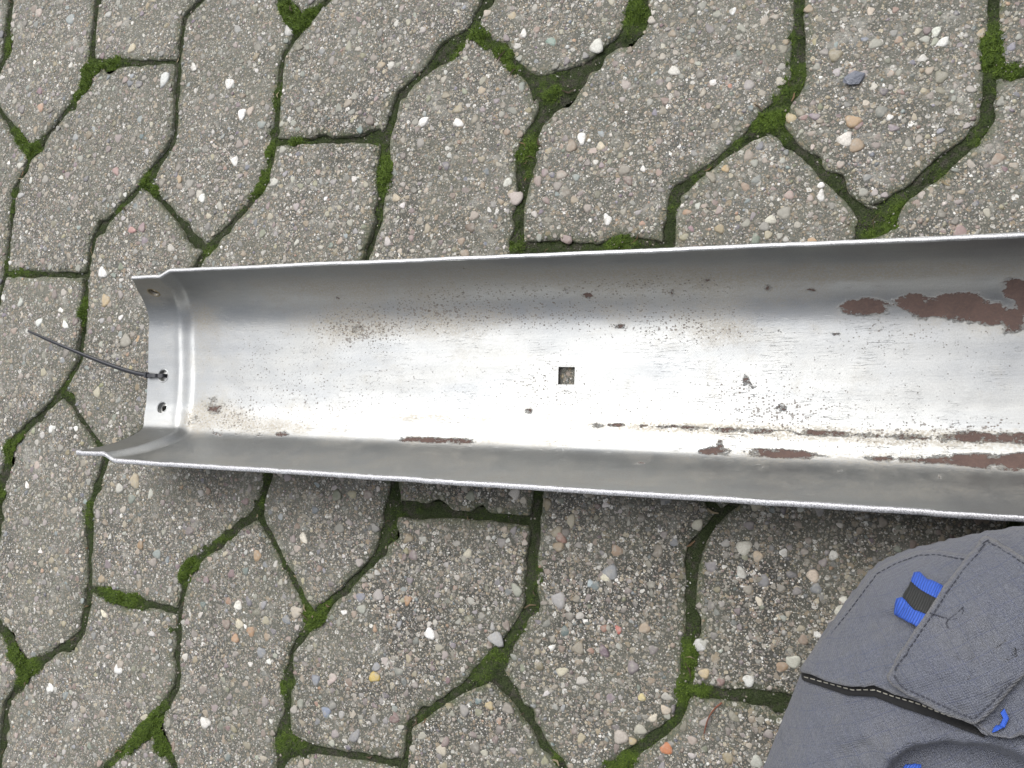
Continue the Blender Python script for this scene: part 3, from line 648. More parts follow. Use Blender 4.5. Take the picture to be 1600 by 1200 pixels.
# end cut: where the free edge sits along the profile
cut_px = [(0, (203, 435)), (.10, (213, 452)), (.2, (228, 478)), (.33, (235, 515)), (.5, (235, 570)), (.65, (231, 620)), (.74, (226, 652)), (.80, (212, 678)), (.86, (190, 692)), (.93, (158, 702)), (1, (117, 706))]
frac = ss / ss[-1]
ucut = []
for fr, (x, y) in cut_px:
    zz = np.interp(fr, frac, pz_); ucut.append(u_of(at(x, y, zz + .003)))
ucut = np.interp(frac, [c[0] for c in cut_px], ucut)
for _ in range(4): ucut[1:-1] = (ucut[2:] + ucut[:-2] + 2 * ucut[1:-1]) / 4
# fold line of the joggle
jog_px = [(0, (255, 430)), (.2, (285, 478)), (.33, (292, 515)), (.5, (294, 575)), (.65, (290, 630)), (.78, (280, 678)), (.9, (225, 712)), (1, (168, 712))]
ujog = []
for fr, (x, y) in jog_px: ujog.append(u_of(at(x, y, np.interp(fr, frac, pz_) + .002)))
ujog = np.interp(frac, [c[0] for c in jog_px], ujog)
for _ in range(12): ujog[1:-1] = (ujog[2:] + ujog[:-2] + 2 * ujog[1:-1]) / 4
UEND = .42
NU1, NU = 34, 250
tt = np.r_[np.linspace(0, 1, NU1)[:-1], np.linspace(1, 2, NU) ]
TH = .0030
def bump_pt(i, t):
    ju = ujog[i] + .014
    u = ucut[i] + (ju - ucut[i]) * t if t <= 1 else ju + (UEND - ju) * (t - 1)
    off = .0052 * (1 - sstep(-.0065, .0065, u - ujog[i])) + .0003 * np.exp(-((u - ujog[i] + .006) / .004) ** 2)
    return u, off
VI, VO = [], []
for t in tt:
    for i in range(96):
        u, off = bump_pt(i, t)
        wob = .0006 * (vnoise(u * 12, i * .07, 5) - .5)
        v1, z1 = pv_[i] + nv_[i] * (off + wob), pz_[i] + nz_[i] * (off + wob)
        v2, z2 = pv_[i] + nv_[i] * (off + wob - TH), pz_[i] + nz_[i] * (off + wob - TH)
        # rolled, slightly inward pressed rim
        VI.append((*(ctr + ax * u + perp * v1), z1)); VO.append((*(ctr + ax * u + perp * v2), z2))
nt = len(tt); V = np.array(VI + VO); off2 = nt * 96; F = []
for a in range(nt - 1):
    for i in range(95):
        q = a * 96 + i
        F.append((q, q + 96, q + 97, q + 1)); F.append((off2 + q, off2 + q + 1, off2 + q + 97, off2 + q + 96))
for a in range(nt - 1):
    q = a * 96
    F.append((q, off2 + q, off2 + q + 96, q + 96)); q += 95; F.append((q, q + 96, off2 + q + 96, off2 + q))
for i in range(95):
    F.append((i, i + 1, off2 + i + 1, off2 + i)); q = (nt - 1) * 96 + i; F.append((q, off2 + q, off2 + q + 1, q + 1))
bumper = empty('bumper_section', (*(ctr + ax * -.2), .003))
tag(bumper, 'long curved grey steel bumper section lying hollow side up on the paving stones', 'bumper')
shell = mesh_obj('shell', V, F, M_METAL, None, True)
bm = bmesh.new(); bm.from_mesh(shell.data); bmesh.ops.recalc_face_normals(bm, faces=bm.faces); bm.to_mesh(shell.data); bm.free()
bumper_bvh = BVHTree.FromPolygons([tuple(v) for v in V[:off2]], [f for f in F if max(f) < off2])
camo = Vector((0, 0, CAM_H))
def cast(bvh, px, py):
    d = Vector(ROT @ np.array([(px - 800) / FPX, -(py - 600) / FPX, -1.0])).normalized()
    h, n, _, _ = bvh.ray_cast(camo, d)
    if h is not None and n.dot(d) > 0: n = -n
    return h, n, d
# holes by boolean
HOLES = [((240, 457), .0048, 28), ((255, 587), .0052, 28), ((253, 637), .0050, 28)]
cut = bmesh.new(); hole_frames = []
for (x, y), r, ns in HOLES:
    h, n, _ = cast(bumper_bvh, x, y)
    q = n.to_track_quat('Z', 'Y').to_matrix().to_4x4()
    M = Matrix.Translation(h) @ q
    bmesh.ops.create_cone(cut, cap_ends=True, segments=ns, radius1=r, radius2=r, depth=.012, matrix=M); hole_frames.append((h, n, r))
h, n, _ = cast(bumper_bvh, 885, 587)
M = Matrix.Translation(h) @ Matrix.Rotation(math.atan2(ax[1], ax[0]), 4, 'Z')
gsq = bmesh.ops.create_cube(cut, size=1, matrix=M @ Matrix.Diagonal((.0128, .0132, .014, 1)))
SQ = h
cme = bpy.data.meshes.new('cutter'); cut.to_mesh(cme); cut.free(); cob = link(bpy.data.objects.new('cutter', cme))
md = shell.modifiers.new('b', 'BOOLEAN'); md.object = cob; md.operation = 'DIFFERENCE'; md.solver = 'EXACT'
dg = bpy.context.evaluated_depsgraph_get(); dg.update()
nm = bpy.data.meshes.new_from_object(shell.evaluated_get(dg)); shell.modifiers.clear(); shell.data = nm; nm.name = 'shell'
bpy.data.objects.remove(cob)
nm.materials.clear(); nm.materials.append(M_METAL)
nv = len(nm.vertices); co = np.zeros(nv * 3, np.float32); nm.vertices.foreach_get('co', co); co = co.reshape(-1, 3)
PX = to_px(co)
def blob(x, y, rx, ry, a, ang=0.):
    dx, dy = PX[:, 0] - x, PX[:, 1] - y; c_, s_ = math.cos(math.radians(ang)), math.sin(math.radians(ang))
    e = ((dx * c_ + dy * s_) / rx) ** 2 + ((-dx * s_ + dy * c_) / ry) ** 2
    return a * np.exp(-e ** 1.5 * .8)
RUST = [(1352,480,36,12,.95),(1330,483,22,9,.6),(1425,472,26,14,.85),(1455,482,40,14,.85),(1500,478,45,18,1.0),(1545,490,38,16,.9),(1580,500,20,20,.85),(1590,450,24,14,.95),(1610,465,30,26,.9),(1660,480,60,22,.9),
        (683,688,62,5.5,.85,1),(660,687,20,5,.5),(714,691,30,4,.6),(440,679,14,5,.75),(375,679,12,4,.6),(405,679,9,3.5,.55),(340,678,10,5,.6),(1120,705,26,7,.85),(1125,692,7,8,.6),(1222,709,56,8,.95,3),(1185,708,24,7,.6),(1275,712,26,5,.7),
        (1378,716,26,6,.85),(1385,722,12,7,.5),(1450,719,60,6,.85,2),(1520,720,60,9,.95,2),(1590,722,50,11,.95,2),(1580,733,24,6,.6),(1700,728,90,10,.9),
        (930,664,14,5,.6),(965,664,16,4,.65),(1040,667,26,4.5,.68,1),(1010,666,16,4,.62),(1085,669,30,4.5,.66,2),(1140,671,40,5,.66,2),(1200,674,50,5,.60),(1280,677,50,5.5,.66,2),(1350,680,46,6,.66,2),(1430,683,60,6,.66,2),(1520,684,60,8,.72,2),(1600,686,60,8,.72,2),
        (1700,690,90,9,.7),(918,461,8,4,.75),(970,510,14,3.5,.65),(1104,436,9,6,.5),(1267,452,9,3.5,.7),(1200,450,7,4,.6),(1306,522,9,4,.6),(1220,515,5,5,.55),(1050,457,5,6,.6),(1000,723,9,3,.7),(1192,730,7,3.5,.6),(1312,735,7,2.5,.5),(1467,744,8,3.5,.6),(826,641,8,4,.62),
        (1165,593,5,9,.7),(1178,606,6,5,.62),(335,634,17,12,.50),(523,670,6,3,.55),(596,688,7,3,.5),(1220,640,12,10,.42),(725,418,6,4,.6),(525,465,6,3,.5),(300,655,12,12,.42),(1545,735,10,3,.5),(560,515,14,10,.42)]
STAIN = [(315,490,22,22,.85),(330,520,24,30,.45),(305,660,20,22,.95),(345,650,40,16,.95),(335,635,26,18,.5),(400,665,60,12,.7),(480,672,80,9,.55),(520,500,60,26,.7),(560,505,40,26,.85),(640,500,60,26,.7),(620,452,130,20,.85),(450,445,90,14,.6),(720,500,60,26,.65),(800,490,60,22,.45),
         (960,475,90,26,.45),(1110,500,60,32,.55),(1200,460,120,22,.45),(1300,430,110,10,.55),(1370,425,60,6,.6),(1550,500,120,24,.4),(1150,520,70,20,.35),(700,655,100,7,.6),(640,650,60,6,.5),(850,656,60,6,.4),(1000,666,120,8,.9),(1150,671,140,9,1.1),(1400,682,220,11,1.2),(1560,690,150,12,1.2),(1700,692,100,12,1.2),
         (800,690,300,8,.5),(1200,715,200,14,.6),(1500,725,160,16,.65),(500,720,300,16,.5),(1000,748,400,14,.55),(1450,770,300,14,.6),(800,425,260,14,.75),(1000,440,200,14,.7),(1250,425,260,14,.8),(1500,420,200,12,.7),(245,455,24,18,.7),(1104,436,16,12,.7),(445,470,40,18,.35),(470,650,60,20,.3),(310,600,12,80,.25)]
SPK = [(560,520,60,24,.34),(640,495,150,30,.32),(760,480,160,30,.28),(950,500,130,34,.30),(1100,510,90,40,.34),(1210,655,60,22,.22),(1180,600,90,40,.2),(1260,640,90,24,.2),(860,590,50,50,.22),(500,560,120,60,.22),(480,640,120,40,.28),(360,560,80,60,.18),(1450,600,260,80,.17),
       (1000,640,220,50,.22),(350,655,60,30,.35),(1060,440,120,20,.2),(1400,520,150,30,.2),(1500,670,200,16,.35),(900,450,300,16,.28),(700,600,140,60,.18),(1340,690,300,18,.25)]
def fld(L, mx=False): 
    r = np.zeros(nv)
    for b in L: r = np.maximum(r, blob(*b)) if mx else r + blob(*b)
    return r
rust, stain, speck = fld([(x, y, rx * 1.08, ry * 1.22, a, *g) for x, y, rx, ry, a, *g in [(q[0], q[1], q[2], q[3] * .82, q[4] * .87, *q[5:]) if 655 < q[1] < 735 and q[0] < 1480 else q for q in RUST]], True) * .84, fld(STAIN), fld(SPK) + .15
# raw filed edges: vertices on the rim faces
vv = (co[:, :2] - ctr) @ perp
raw = (np.abs(co[:, 2] - np.where(vv > 0, ZT, ZB)) < .0035) & (np.abs(vv) > HW * .93)
inner_hidden = np.zeros(nv)
for an, d in (('rust', rust), ('stain', np.clip(stain + .55 * np.clip(rust, 0, 1), 0, 1.1)), ('speck', np.clip(speck, 0, .9))):
    a = nm.attributes.new(an, 'FLOAT', 'POINT'); a.data.foreach_set('value', d.astype(np.float32))
# separate rim part so that its edge stays crisp
nm.polygons.foreach_set('use_smooth', [True] * len(nm.polygons))
me2 = nm
bm = bmesh.new(); bm.from_mesh(nm)
bm.normal_update()
for e in bm.edges:
    if len(e.link_faces) == 2 and e.calc_face_angle(0) > math.radians(40): e.smooth = False
bm.to_mesh(nm); bm.free()
shell.parent = bumper; shell.matrix_parent_inverse = bumper.matrix_world.inverted() if False else Matrix.Translation(-Vector(bumper.location))
# rim strips (bare edge of the sheet), 0.3 mm proud
def strip(name, i_side, parent, extra, rawv=.9):
    Vr, Fr = [], []
    i = 0 if i_side == 0 else 95
    for k_, t in enumerate(tt):
        u, off = bump_pt(i, t)
        wob = .0006 * (vnoise(u * 12, i * .07, 5) - .5); o1, o2 = off + wob + .0001, off + wob - TH - extra
        tvx, tzx = (pv_[0] - pv_[1], pz_[0] - pz_[1]) if i == 0 else (pv_[-1] - pv_[-2], pz_[-1] - pz_[-2]); l = math.hypot(tvx, tzx); tvx /= l; tzx /= l
        j1 = .00030 * (vnoise(u * 300, i, 9) - .5) + .00045 * (vnoise(u * 40, i, 19) - .5)
        for o_, h_ in ((o1, -.0012), (o1 - .0001, .0003), (o1 - .0006, .0008), (o2 + .0006, .0008), (o2, .0003), (o2, -.0022)):
            v1 = pv_[i] + nv_[i] * (o_ + j1) + tvx * h_; z1 = pz_[i] + nz_[i] * (o_ + j1) + tzx * h_
            Vr.append((*(ctr + ax * u + perp * v1), z1))
        if k_:
            b = (k_ - 1) * 6
            for q in range(5): Fr.append((b + q, b + q + 1, b + q + 7, b + q + 6))
    o = mesh_obj(name, Vr, Fr, M_METAL, parent, True, {'raw': ('FLOAT', np.full(len(Vr), rawv))})
    o.matrix_parent_inverse = Matrix.Translation(-Vector(parent.location)); return o
s1 = strip('rim', 0, bumper, 0.0, .45); s2 = strip('rim', 1, bumper, .0006)
s2['label'] = 'bright filed lower rim nearer the trouser leg'
# captive nuts and countersunk collars at the holes
def ring(name, h, n, r0, r1, z0_, z1_, mat, parent, seg_=28, attrs=None):
    q = n.to_track_quat('Z', 'Y'); Vr, Fr = [], []
    prof = [(r0, z0_), (r0 + (r1 - r0) * .25, z1_), (r0 + (r1 - r0) * .7, z1_ * .8), (r1, z0_ * .2)]
    for a in range(seg_):
        th = 2 * math.pi * a / seg_
        for r, z in prof: Vr.append(h + q @ Vector((r * math.cos(th), r * math.sin(th), z)))
        for k_ in range(3): Fr.append((a * 4 + k_, ((a + 1) % seg_) * 4 + k_, ((a + 1) % seg_) * 4 + k_ + 1, a * 4 + k_ + 1))
    o = mesh_obj(name, Vr, Fr, mat, parent, True, attrs); o.matrix_parent_inverse = Matrix.Translation(-Vector(parent.location)); return o
M_NUT = mat_plain('dull_zinc', (.55, .55, .53), .35, .9, 600, .5, .3)
M_NUTR = mat_plain('tarnished_brass_zinc', (.38, .31, .19), .42, .85, 600, .6, .4)
for q, (h, n, r) in enumerate(hole_frames):
    n_ = n if n.z > 0 else -n
    sh = ring('hole_collar', h, n_, r * .98, r * 1.28, -.0012, .0004, M_NUTR if q == 0 else M_METAL, bumper)
    nut = ring('captive_nut', h - n_ * (TH + .0004), n_, r * (.52, .25, .55)[q], r * 1.5, .0003, .0002, M_NUTR if q == 0 else M_NUT, bumper)
    if q == 0: sh['label'] = 'tarnished collar of the hole near the upper rim'

# ------------------------------------------------------------------ tube helper
def tube(name, pts, radii, mat, parent=None, seg_=8, flat=1.0, attrs=None, up=Vector((0, 0, 1))):
    pts = [Vector(p) for p in pts]; Vr, Fr = [], []
    for k_, p in enumerate(pts):
        d = (pts[min(k_ + 1, len(pts) - 1)] - pts[max(k_ - 1, 0)]).normalized()
        sx_ = d.cross(up).normalized(); sy_ = sx_.cross(d).normalized(); r = radii[k_] if hasattr(radii, '__len__') else radii
        for a in range(seg_):
            th = 2 * math.pi * (a + .5) / seg_; Vr.append(p + sx_ * r * math.cos(th) + sy_ * r * flat * math.sin(th))
        if k_:
            b = (k_ - 1) * seg_
            for a in range(seg_): Fr.append((b + a, b + (a + 1) % seg_, b + seg_ + (a + 1) % seg_, b + seg_ + a))
    Fr.append(tuple(range(seg_))[::-1]); b = (len(pts) - 1) * seg_; Fr.append(tuple(b + a for a in range(seg_)))
    return mesh_obj(name, Vr, Fr, mat, parent, True, attrs)
def smooth_path(P, n=40):
    P = np.array(P, float); t = np.linspace(0, len(P) - 1, n); out = []
    for x in t:
        i = min(int(x), len(P) - 2); f = x - i; p0, p1, p2, p3 = P[max(i - 1, 0)], P[i], P[i + 1], P[min(i + 2, len(P) - 1)]
        out.append(.5 * (2 * p1 + (p2 - p0) * f + (2 * p0 - 5 * p1 + 4 * p2 - p3) * f * f + (3 * p1 - p0 - 3 * p2 + p3) * f ** 3))
    return np.array(out)

# cable tie through the second hole
h2, n2, r2 = hole_frames[1]
tie = empty('cable_tie', tuple(h2)); tag(tie, 'thin black plastic cable tie threaded through the bumper end hole, tail pointing left', 'cable tie')
zf = h2.z
hp = np.array(h2)
ed = at(233, 587, zf + .002)
headp = at(229, 586, zf + .0035)
def rel(o, root): o.matrix_parent_inverse = Matrix.Translation(-Vector(root.location)); return o
tail = smooth_path([headp, at(205, 581, zf + .004), at(165, 568, zf + .007), at(120, 550, zf + .011), at(82, 534, zf + .014), at(44, 517, zf + .015)], 40)
Vt, Ft = [], []
for k_, p in enumerate(tail):
    d = tail[min(k_ + 1, 39)] - tail[max(k_ - 1, 0)]; d /= np.linalg.norm(d); sd = np.cross(d, [0, 0, 1]); sd /= np.linalg.norm(sd)
    w = .0021 * (1 - sstep(33, 39.5, k_) * .55); tw = .0009
    roll = .5 * math.sin(k_ * .05); up_ = np.cross(sd, d); sd2 = sd * math.cos(roll) + up_ * math.sin(roll); up2 = np.cross(sd2, d)
    ser = .00018 * (k_ % 2)
    for a, b_ in ((-w, 0), (-w * .45, tw), (w * .45, tw), (w, 0), (w * .4, -tw * .4 - ser), (-w * .4, -tw * .4 - ser)): Vt.append(p + sd2 * a + up2 * b_)
    if k_:
        b0 = (k_ - 1) * 6
        for q in range(6): Ft.append((b0 + q, b0 + (q + 1) % 6, b0 + 6 + (q + 1) % 6, b0 + 6 + q))
Ft.append(tuple(range(6))); Ft.append(tuple(39 * 6 + q for q in range(6))[::-1])
rel(mesh_obj('tail', Vt, Ft, M_TIE, tie, True), tie)
loop = smooth_path([headp + [0, 0, .0002], ed + [.0, 0, .0024], hp * .55 + ed * .45 + [0, 0, .0030], hp + [-.0040, 0, .0018], hp + [.0004, 0, .0006], hp + [.0008, 0, -.0050], hp * .6 + ed * .4 + [0, 0, -.0072], ed + [-.0012, 0, -.0050], headp + [-.0012, 0, -.0010], headp], 44)
Vt, Ft = [], []
for k_, p in enumerate(loop):
    d = loop[min(k_ + 1, 43)] - loop[max(k_ - 1, 0)]; d /= np.linalg.norm(d) + 1e-9; sd = np.array([perp[0], perp[1], 0]); up_ = np.cross(sd, d); up_ /= np.linalg.norm(up_) + 1e-9
    for a, b_ in ((-.0017, -.0005), (-.0017, .0005), (.0017, .0005), (.0017, -.0005)): Vt.append(p + sd * a + up_ * b_)
    if k_:
        b0 = (k_ - 1) * 4
        for q in range(4): Ft.append((b0 + q, b0 + (q + 1) % 4, b0 + 4 + (q + 1) % 4, b0 + 4 + q))
rel(mesh_obj('strap_loop', Vt, Ft, M_TIE, tie, False), tie)
bm = bmesh.new()
dq = Vector(tail[3] - tail[0]).normalized()
Mh = Matrix.Translation(Vector(headp)) @ Matrix.Rotation(math.atan2(dq.y, dq.x), 4, 'Z') @ Matrix.Diagonal((.0036, .0054, .0046, 1))
bmesh.ops.create_cube(bm, size=1, matrix=Mh); bmesh.ops.bevel(bm, geom=bm.edges[:], offset=.0007, segments=2, affect='EDGES')
me = bpy.data.meshes.new('head'); bm.to_mesh(me); bm.free(); me.materials.append(M_TIE); ho = link(bpy.data.objects.new('locking_head', me), tie); rel(ho, tie)

# loose slate chip and a twig
bm = bmesh.new(); bmesh.ops.create_icosphere(bm, subdivisions=1, radius=1)
rr = random.Random(5)
for v in bm.verts: v.co = Vector((v.co.x * .0072 * rr.uniform(.8, 1.25), v.co.y * .0056 * rr.uniform(.8, 1.2), v.co.z * .0022 * rr.uniform(.7, 1.2)))
me = bpy.data.meshes.new('stone_chip'); bm.to_mesh(me); bm.free(); me.materials.append(M_SLATE)
chip = link(bpy.data.objects.new('stone_chip', me)); chip.location = tuple(at(1333, 124) + [0, 0, .0022]); chip.rotation_euler = (.06, .1, .3)
tag(chip, 'small loose angular blue-grey stone chip lying on a paving stone above the bumper', 'stone chip')
tw = smooth_path([at(1128, 1098, .0022), at(1116, 1108, .003), at(1106, 1124, .0028), at(1100, 1146, .0018)], 14)
two = tube('twig', tw, [.0007 * (1 - .03 * k_) for k_ in range(14)], M_BARK, None, 6)
tag(two, 'thin reddish-brown curved twig on the pavement left of the trouser leg', 'twig')

# ------------------------------------------------------------------ kneeling person
person = empty('person', (.35, -.25, 0))
tag(person, 'person kneeling beside the bumper in grey work trousers with blue tabs', 'person')
def prel(o): o.matrix_parent_inverse = Matrix.Translation(-Vector(person.location)); return o
Z0 = .115
sil = [(1160,1290),(1172,1245),(1193,1200),(1212,1150),(1233,1100),(1250,1052),(1279,1004),(1319,950),(1366,887),(1400,871),(1433,859),(1476,852),(1516,840),(1600,824),(1700,812)]
SP = [at(x, y, Z0)[:2] for x, y in sil] + [np.array(p) for p in ((.20, -.052), (.32, -.05), (.43, -.055), (.49, -.10), (.51, -.16), (.49, -.24), (.42, -.285), (.30, -.29), (.18, -.295), (.08, -.30), (.0, -.30))]
SP = np.array(SP + [at(1165, 1360, Z0)[:2]]); 
P = []
for i in range(len(SP)):
    a, b = SP[i], SP[(i + 1) % len(SP)]; m = max(1, int(np.hypot(*(b - a)) / .0035)); P += [a + (b - a) * q / m for q in range(m)]
P = np.array(P)
for _ in range(8): P = P * .5 + (np.roll(P, 1, 0) + np.roll(P, -1, 0)) * .25
A_ = .5 * np.sum(P[:, 0] * np.roll(P[:, 1], -1) - P[:, 1] * np.roll(P[:, 0], -1))
if A_ < 0: P = P[::-1]
n = len(P); lo, hi = P.min(0), P.max(0); st = .0026
gx, gy = np.meshgrid(np.arange(lo[0], hi[0], st), np.arange(lo[1], hi[1], st * .93)); gx[::2] += st / 2; G = np.stack([gx.ravel(), gy.ravel()], 1)
G = G[inside(G, P)]; dG = dist_poly(G, P); G = G[dG > .0025]
res = delaunay_2d_cdt([Vector(p) for p in np.r_[P, G]], [(i, (i + 1) % n) for i in range(n)], [], 1, 1e-7)
V2 = np.array([tuple(v) for v in res[0]]); Ft = [tuple(f) for f in res[2]]
d = dist_poly(V2, P); on = d < 1e-5
def dist_line(Q, L):
    D = np.full(len(Q), 9e9)
    for (a, b) in zip(L[:-1], L[1:]):
        a, b = np.array(a, float), np.array(b, float); l = b - a; t = np.clip(((Q - a) @ l) / (l @ l), 0, 1); D = np.minimum(D, np.linalg.norm(Q - a - t[:, None] * l, axis=1))
    return D
RH = .085
x_ = np.clip(d / RH, 0, 1); dome = np.sqrt(np.clip(1 - (1 - x_) ** 2, 0, 1))
top = Z0 + .078 * dome
pq = to_px(np.c_[V2, top])
env = np.clip(d / .012, 0, 1)
def ridge(L, w, a): return a * np.exp(-(dist_line(pq, L) / w) ** 2)
fold = ridge([(1370,1215),(1385,1178),(1425,1153),(1480,1146),(1550,1150),(1640,1185)], 15, .0075)
fold += ridge([(1390,1230),(1425,1190),(1480,1178),(1560,1190),(1640,1225)], 20, -.0085)
fold += ridge([(1280,1130),(1330,1100),(1400,1110),(1480,1135)], 22, -.0015)
fold += ridge([(1240,1180),(1330,1150),(1420,1120)], 26, .0018) + ridge([(1290,1200),(1350,1165),(1400,1140)], 14, -.0018)
fold += ridge([(1300,1010),(1335,985),(1395,965)], 14, -.003) + ridge([(1275,1035),(1330,1010),(1390,1000)], 16, .002) + ridge([(1340,960),(1370,935),(1400,905)], 12, .0016)
fold += ridge([(1400,965),(1385,1000),(1370,1035)], 14, -.003)
fold += .005 * (fbm(V2[:, 0] * 22, V2[:, 1] * 22, 77, 3) - .5)
cr = np.abs(fbm(V2[:, 0] * 38 + V2[:, 1] * 20, V2[:, 1] * 30 - V2[:, 0] * 14, 78, 3) - .5); fold += .0014 * np.exp(-(cr / .035) ** 2)
fold += ridge([(1265,1050),(1300,1015),(1345,1005),(1400,1010)], 9, -.0026) + ridge([(1300,990),(1340,965),(1385,950)], 9, .0020)
fold += ridge([(1215,1160),(1280,1140),(1350,1150),(1390,1170)], 9, .0022) + ridge([(1240,1100),(1300,1110),(1370,1100)], 8, -.0016) + ridge([(1480,860),(1540,850),(1600,850)], 5, -.0014)
top = top + fold * env
top = np.where(on, Z0, top)
wear = np.zeros(len(V2))
bot = np.where(on, Z0, Z0 - .1135 * np.sqrt(np.clip(1 - (1 - np.clip(d / .05, 0, 1)) ** 2, 0, 1)))
nn = len(V2); idb = np.arange(nn); idb2 = np.where(on, idb, idb + nn)
Vl = np.r_[np.c_[V2, top], np.c_[V2, bot]]; Fl = list(Ft) + [tuple(int(idb2[q]) for q in f[::-1]) for f in Ft]
leg = mesh_obj('trouser_leg', Vl, Fl, M_CLOTH, person, True, {'wear': ('FLOAT', np.zeros(len(Vl)))}); prel(leg)
leg_bvh = BVHTree.FromPolygons([tuple(v) for v in np.c_[V2, top]], Ft)

def surf(px, py):
    h, n_, d_ = cast(leg_bvh, px, py)
    if h is None or h.z < Z0 - .001 or h.z > .3:
        p = at(px, py, Z0); h, n_, _, _ = leg_bvh.find_nearest(Vector(p))
        d_ = (h - camo).normalized()
        if n_.z < 0: n_ = -n_
    n_ = (n_ * .25 + Vector((0, 0, .75))).normalized()
    return h, n_
def patch(name, poly_px, mat, off, edge_drop=.0, edge_w=.004, thick=.0012, parent=person, step=5., rnd=2, edgefn=None, wear_edge=0.0, wob=0.0, attr_fn=None, cond=None):
    """cloth panel laid over the leg: outline given by where it shows, then draped on the real surface with thickness"""
    PP = np.array(poly_px, float); pts = []
    for i in range(len(PP)):
        a, b = PP[i], PP[(i + 1) % len(PP)]; m = max(1, int(np.hypot(*(b - a)) / step)); pts += [a + (b - a) * q / m for q in range(m)]
    O = np.array(pts)
    for _ in range(rnd): O = O * .5 + (np.roll(O, 1, 0) + np.roll(O, -1, 0)) * .25
    lo, hi = O.min(0), O.max(0); gx, gy = np.meshgrid(np.arange(lo[0], hi[0], step), np.arange(lo[1], hi[1], step)); G = np.stack([gx.ravel(), gy.ravel()], 1)
    G = G[inside(G, O)]
    if len(G): G = G[dist_poly(G, O) > step * .55]
    n = len(O)
    res = delaunay_2d_cdt([Vector(p) for p in (np.r_[O, G] if len(G) else O)], [(i, (i + 1) % n) for i in range(n)], [], 1, 1e-6)
    W = np.array([tuple(v) for v in res[0]]); F0 = [tuple(f) for f in res[2]]; dd = dist_poly(W, O)
    Vt, Vb_ = [], []
    for (x, y), de in zip(W, dd):
        h, n_ = surf(x, y)
        o_ = off * (1 - edge_drop * (1 - min(de / 14., 1)) ** 2) if edgefn is None else edgefn(x, y, de)
        o_ += wob * (float(fbm(np.array([x * .03]), np.array([y * .03]), 91)[0]) - .5)
        Vt.append(h + n_ * (o_ + thick)); Vb_.append(h + n_ * o_)
    nn = len(W); keyed = {}
    for new, olds in enumerate(res[3]):
        for o_ in olds: keyed[o_] = new
    rg = [keyed.get(i, i) for i in range(n)]
    F = list(F0) + [tuple(q + nn for q in f[::-1]) for f in F0]
    for i in range(n):
        a, b = rg[i], rg[(i + 1) % n]
        if a != b: F.append((a, a + nn, b + nn, b))
    V = Vt + Vb_
    at_ = {'wear': ('FLOAT', np.r_[np.exp(-(dd / 4.) ** 2) * wear_edge, np.zeros(nn)])}
    if attr_fn is not None: at_['along'] = ('FLOAT', np.r_[attr_fn(W), attr_fn(W)])
    o = mesh_obj(name, V, F, mat, parent, True, at_)
    bm = bmesh.new(); bm.from_mesh(o.data); bmesh.ops.recalc_face_normals(bm, faces=bm.faces); bm.to_mesh(o.data); bm.free()
    return prel(o)
low_edge = [(1253,1048),(1276,1053),(1299,1063),(1333,1070),(1366,1067),(1385,1073),(1400,1081),(1432,1092),(1466,1103),(1500,1117),(1520,1130),(1533,1147)]
def bag_off(x, y, de):
    dl = float(dist_line(np.array([[x, y]]), low_edge)[0])
    return .0008 + .0052 * math.exp(-(dl / 55.) ** 2) + .002 * min(de / 60., 1)
pocket = patch('thigh_pocket', low_edge + [(1640,1150),(1660,1000),(1660,880),(1600,872),(1510,868),(1462,860),(1433,861),(1400,873),(1368,889),(1321,952),(1281,1005)], M_CLOTH, .004, edgefn=bag_off, thick=.0012, wear_edge=.5)
bell = patch('bellows_gusset', [(1253,1048),(1276,1052),(1299,1062),(1333,1069),(1366,1066),(1400,1080),(1466,1102),(1520,1128),(1540,1152),(1500,1138),(1466,1124),(1400,1101),(1366,1087),(1326,1086),(1290,1074),(1254,1062)], M_BLACK, .0006, thick=.0012, step=4, rnd=1)
def dashes(name, L, mat, off, parent=person, dash=7., gap=3.5, r=.00028):
    L = np.array(L, float); segl = np.hypot(*np.diff(L, axis=0).T); T = np.r_[0, np.cumsum(segl)]; Vv, Ff = [], []; s = 0
    while s < T[-1] - dash:
        q = [np.array([np.interp(s + dash * f, T, L[:, 0]), np.interp(s + dash * f, T, L[:, 1])]) for f in (0, .5, 1)]
        hs_ = [surf(*p) for p in q]; b = len(Vv)
        for (h, n_), e in zip(hs_, (0, .0003, 0)):
            dr = (hs_[2][0] - hs_[0][0]).normalized(); sd = dr.cross(n_).normalized(); o_ = off(h) if callable(off) else off
            for th in range(4): Vv.append(h + n_ * (o_ + e + r * math.sin(th * math.pi / 2)) + sd * r * math.cos(th * math.pi / 2))
        for k_ in (0, 4):
            for q_ in range(4): Ff.append((b + k_ + q_, b + k_ + (q_ + 1) % 4, b + k_ + 4 + (q_ + 1) % 4, b + k_ + 4 + q_))
        s += dash + gap
    o = mesh_obj(name, Vv, Ff, mat, parent, True); o['kind'] = 'stuff'; return prel(o)
dashes('gusset_stitching', [(1258,1057),(1299,1068),(1333,1077),(1366,1076),(1400,1088),(1440,1100),(1490,1120)], M_THREAD, .0020)
FL = [(1536,843),(1506,878),(1474,917),(1432,982),(1397,1036),(1388,1050),(1394,1062),(1425,1082),(1466,1101),(1519,1122),(1545,1098),(1579,1062),(1604,1036),(1665,985),(1665,915),(1604,882),(1570,862)]
def flap_off(x, y, de): return .0105 + .0012 * min(de / 25., 1)
flap = patch('pocket_flap', FL, M_CLOTH, .009, edgefn=flap_off, thick=.0018, wear_edge=.9, step=5, rnd=1, wob=.0028)
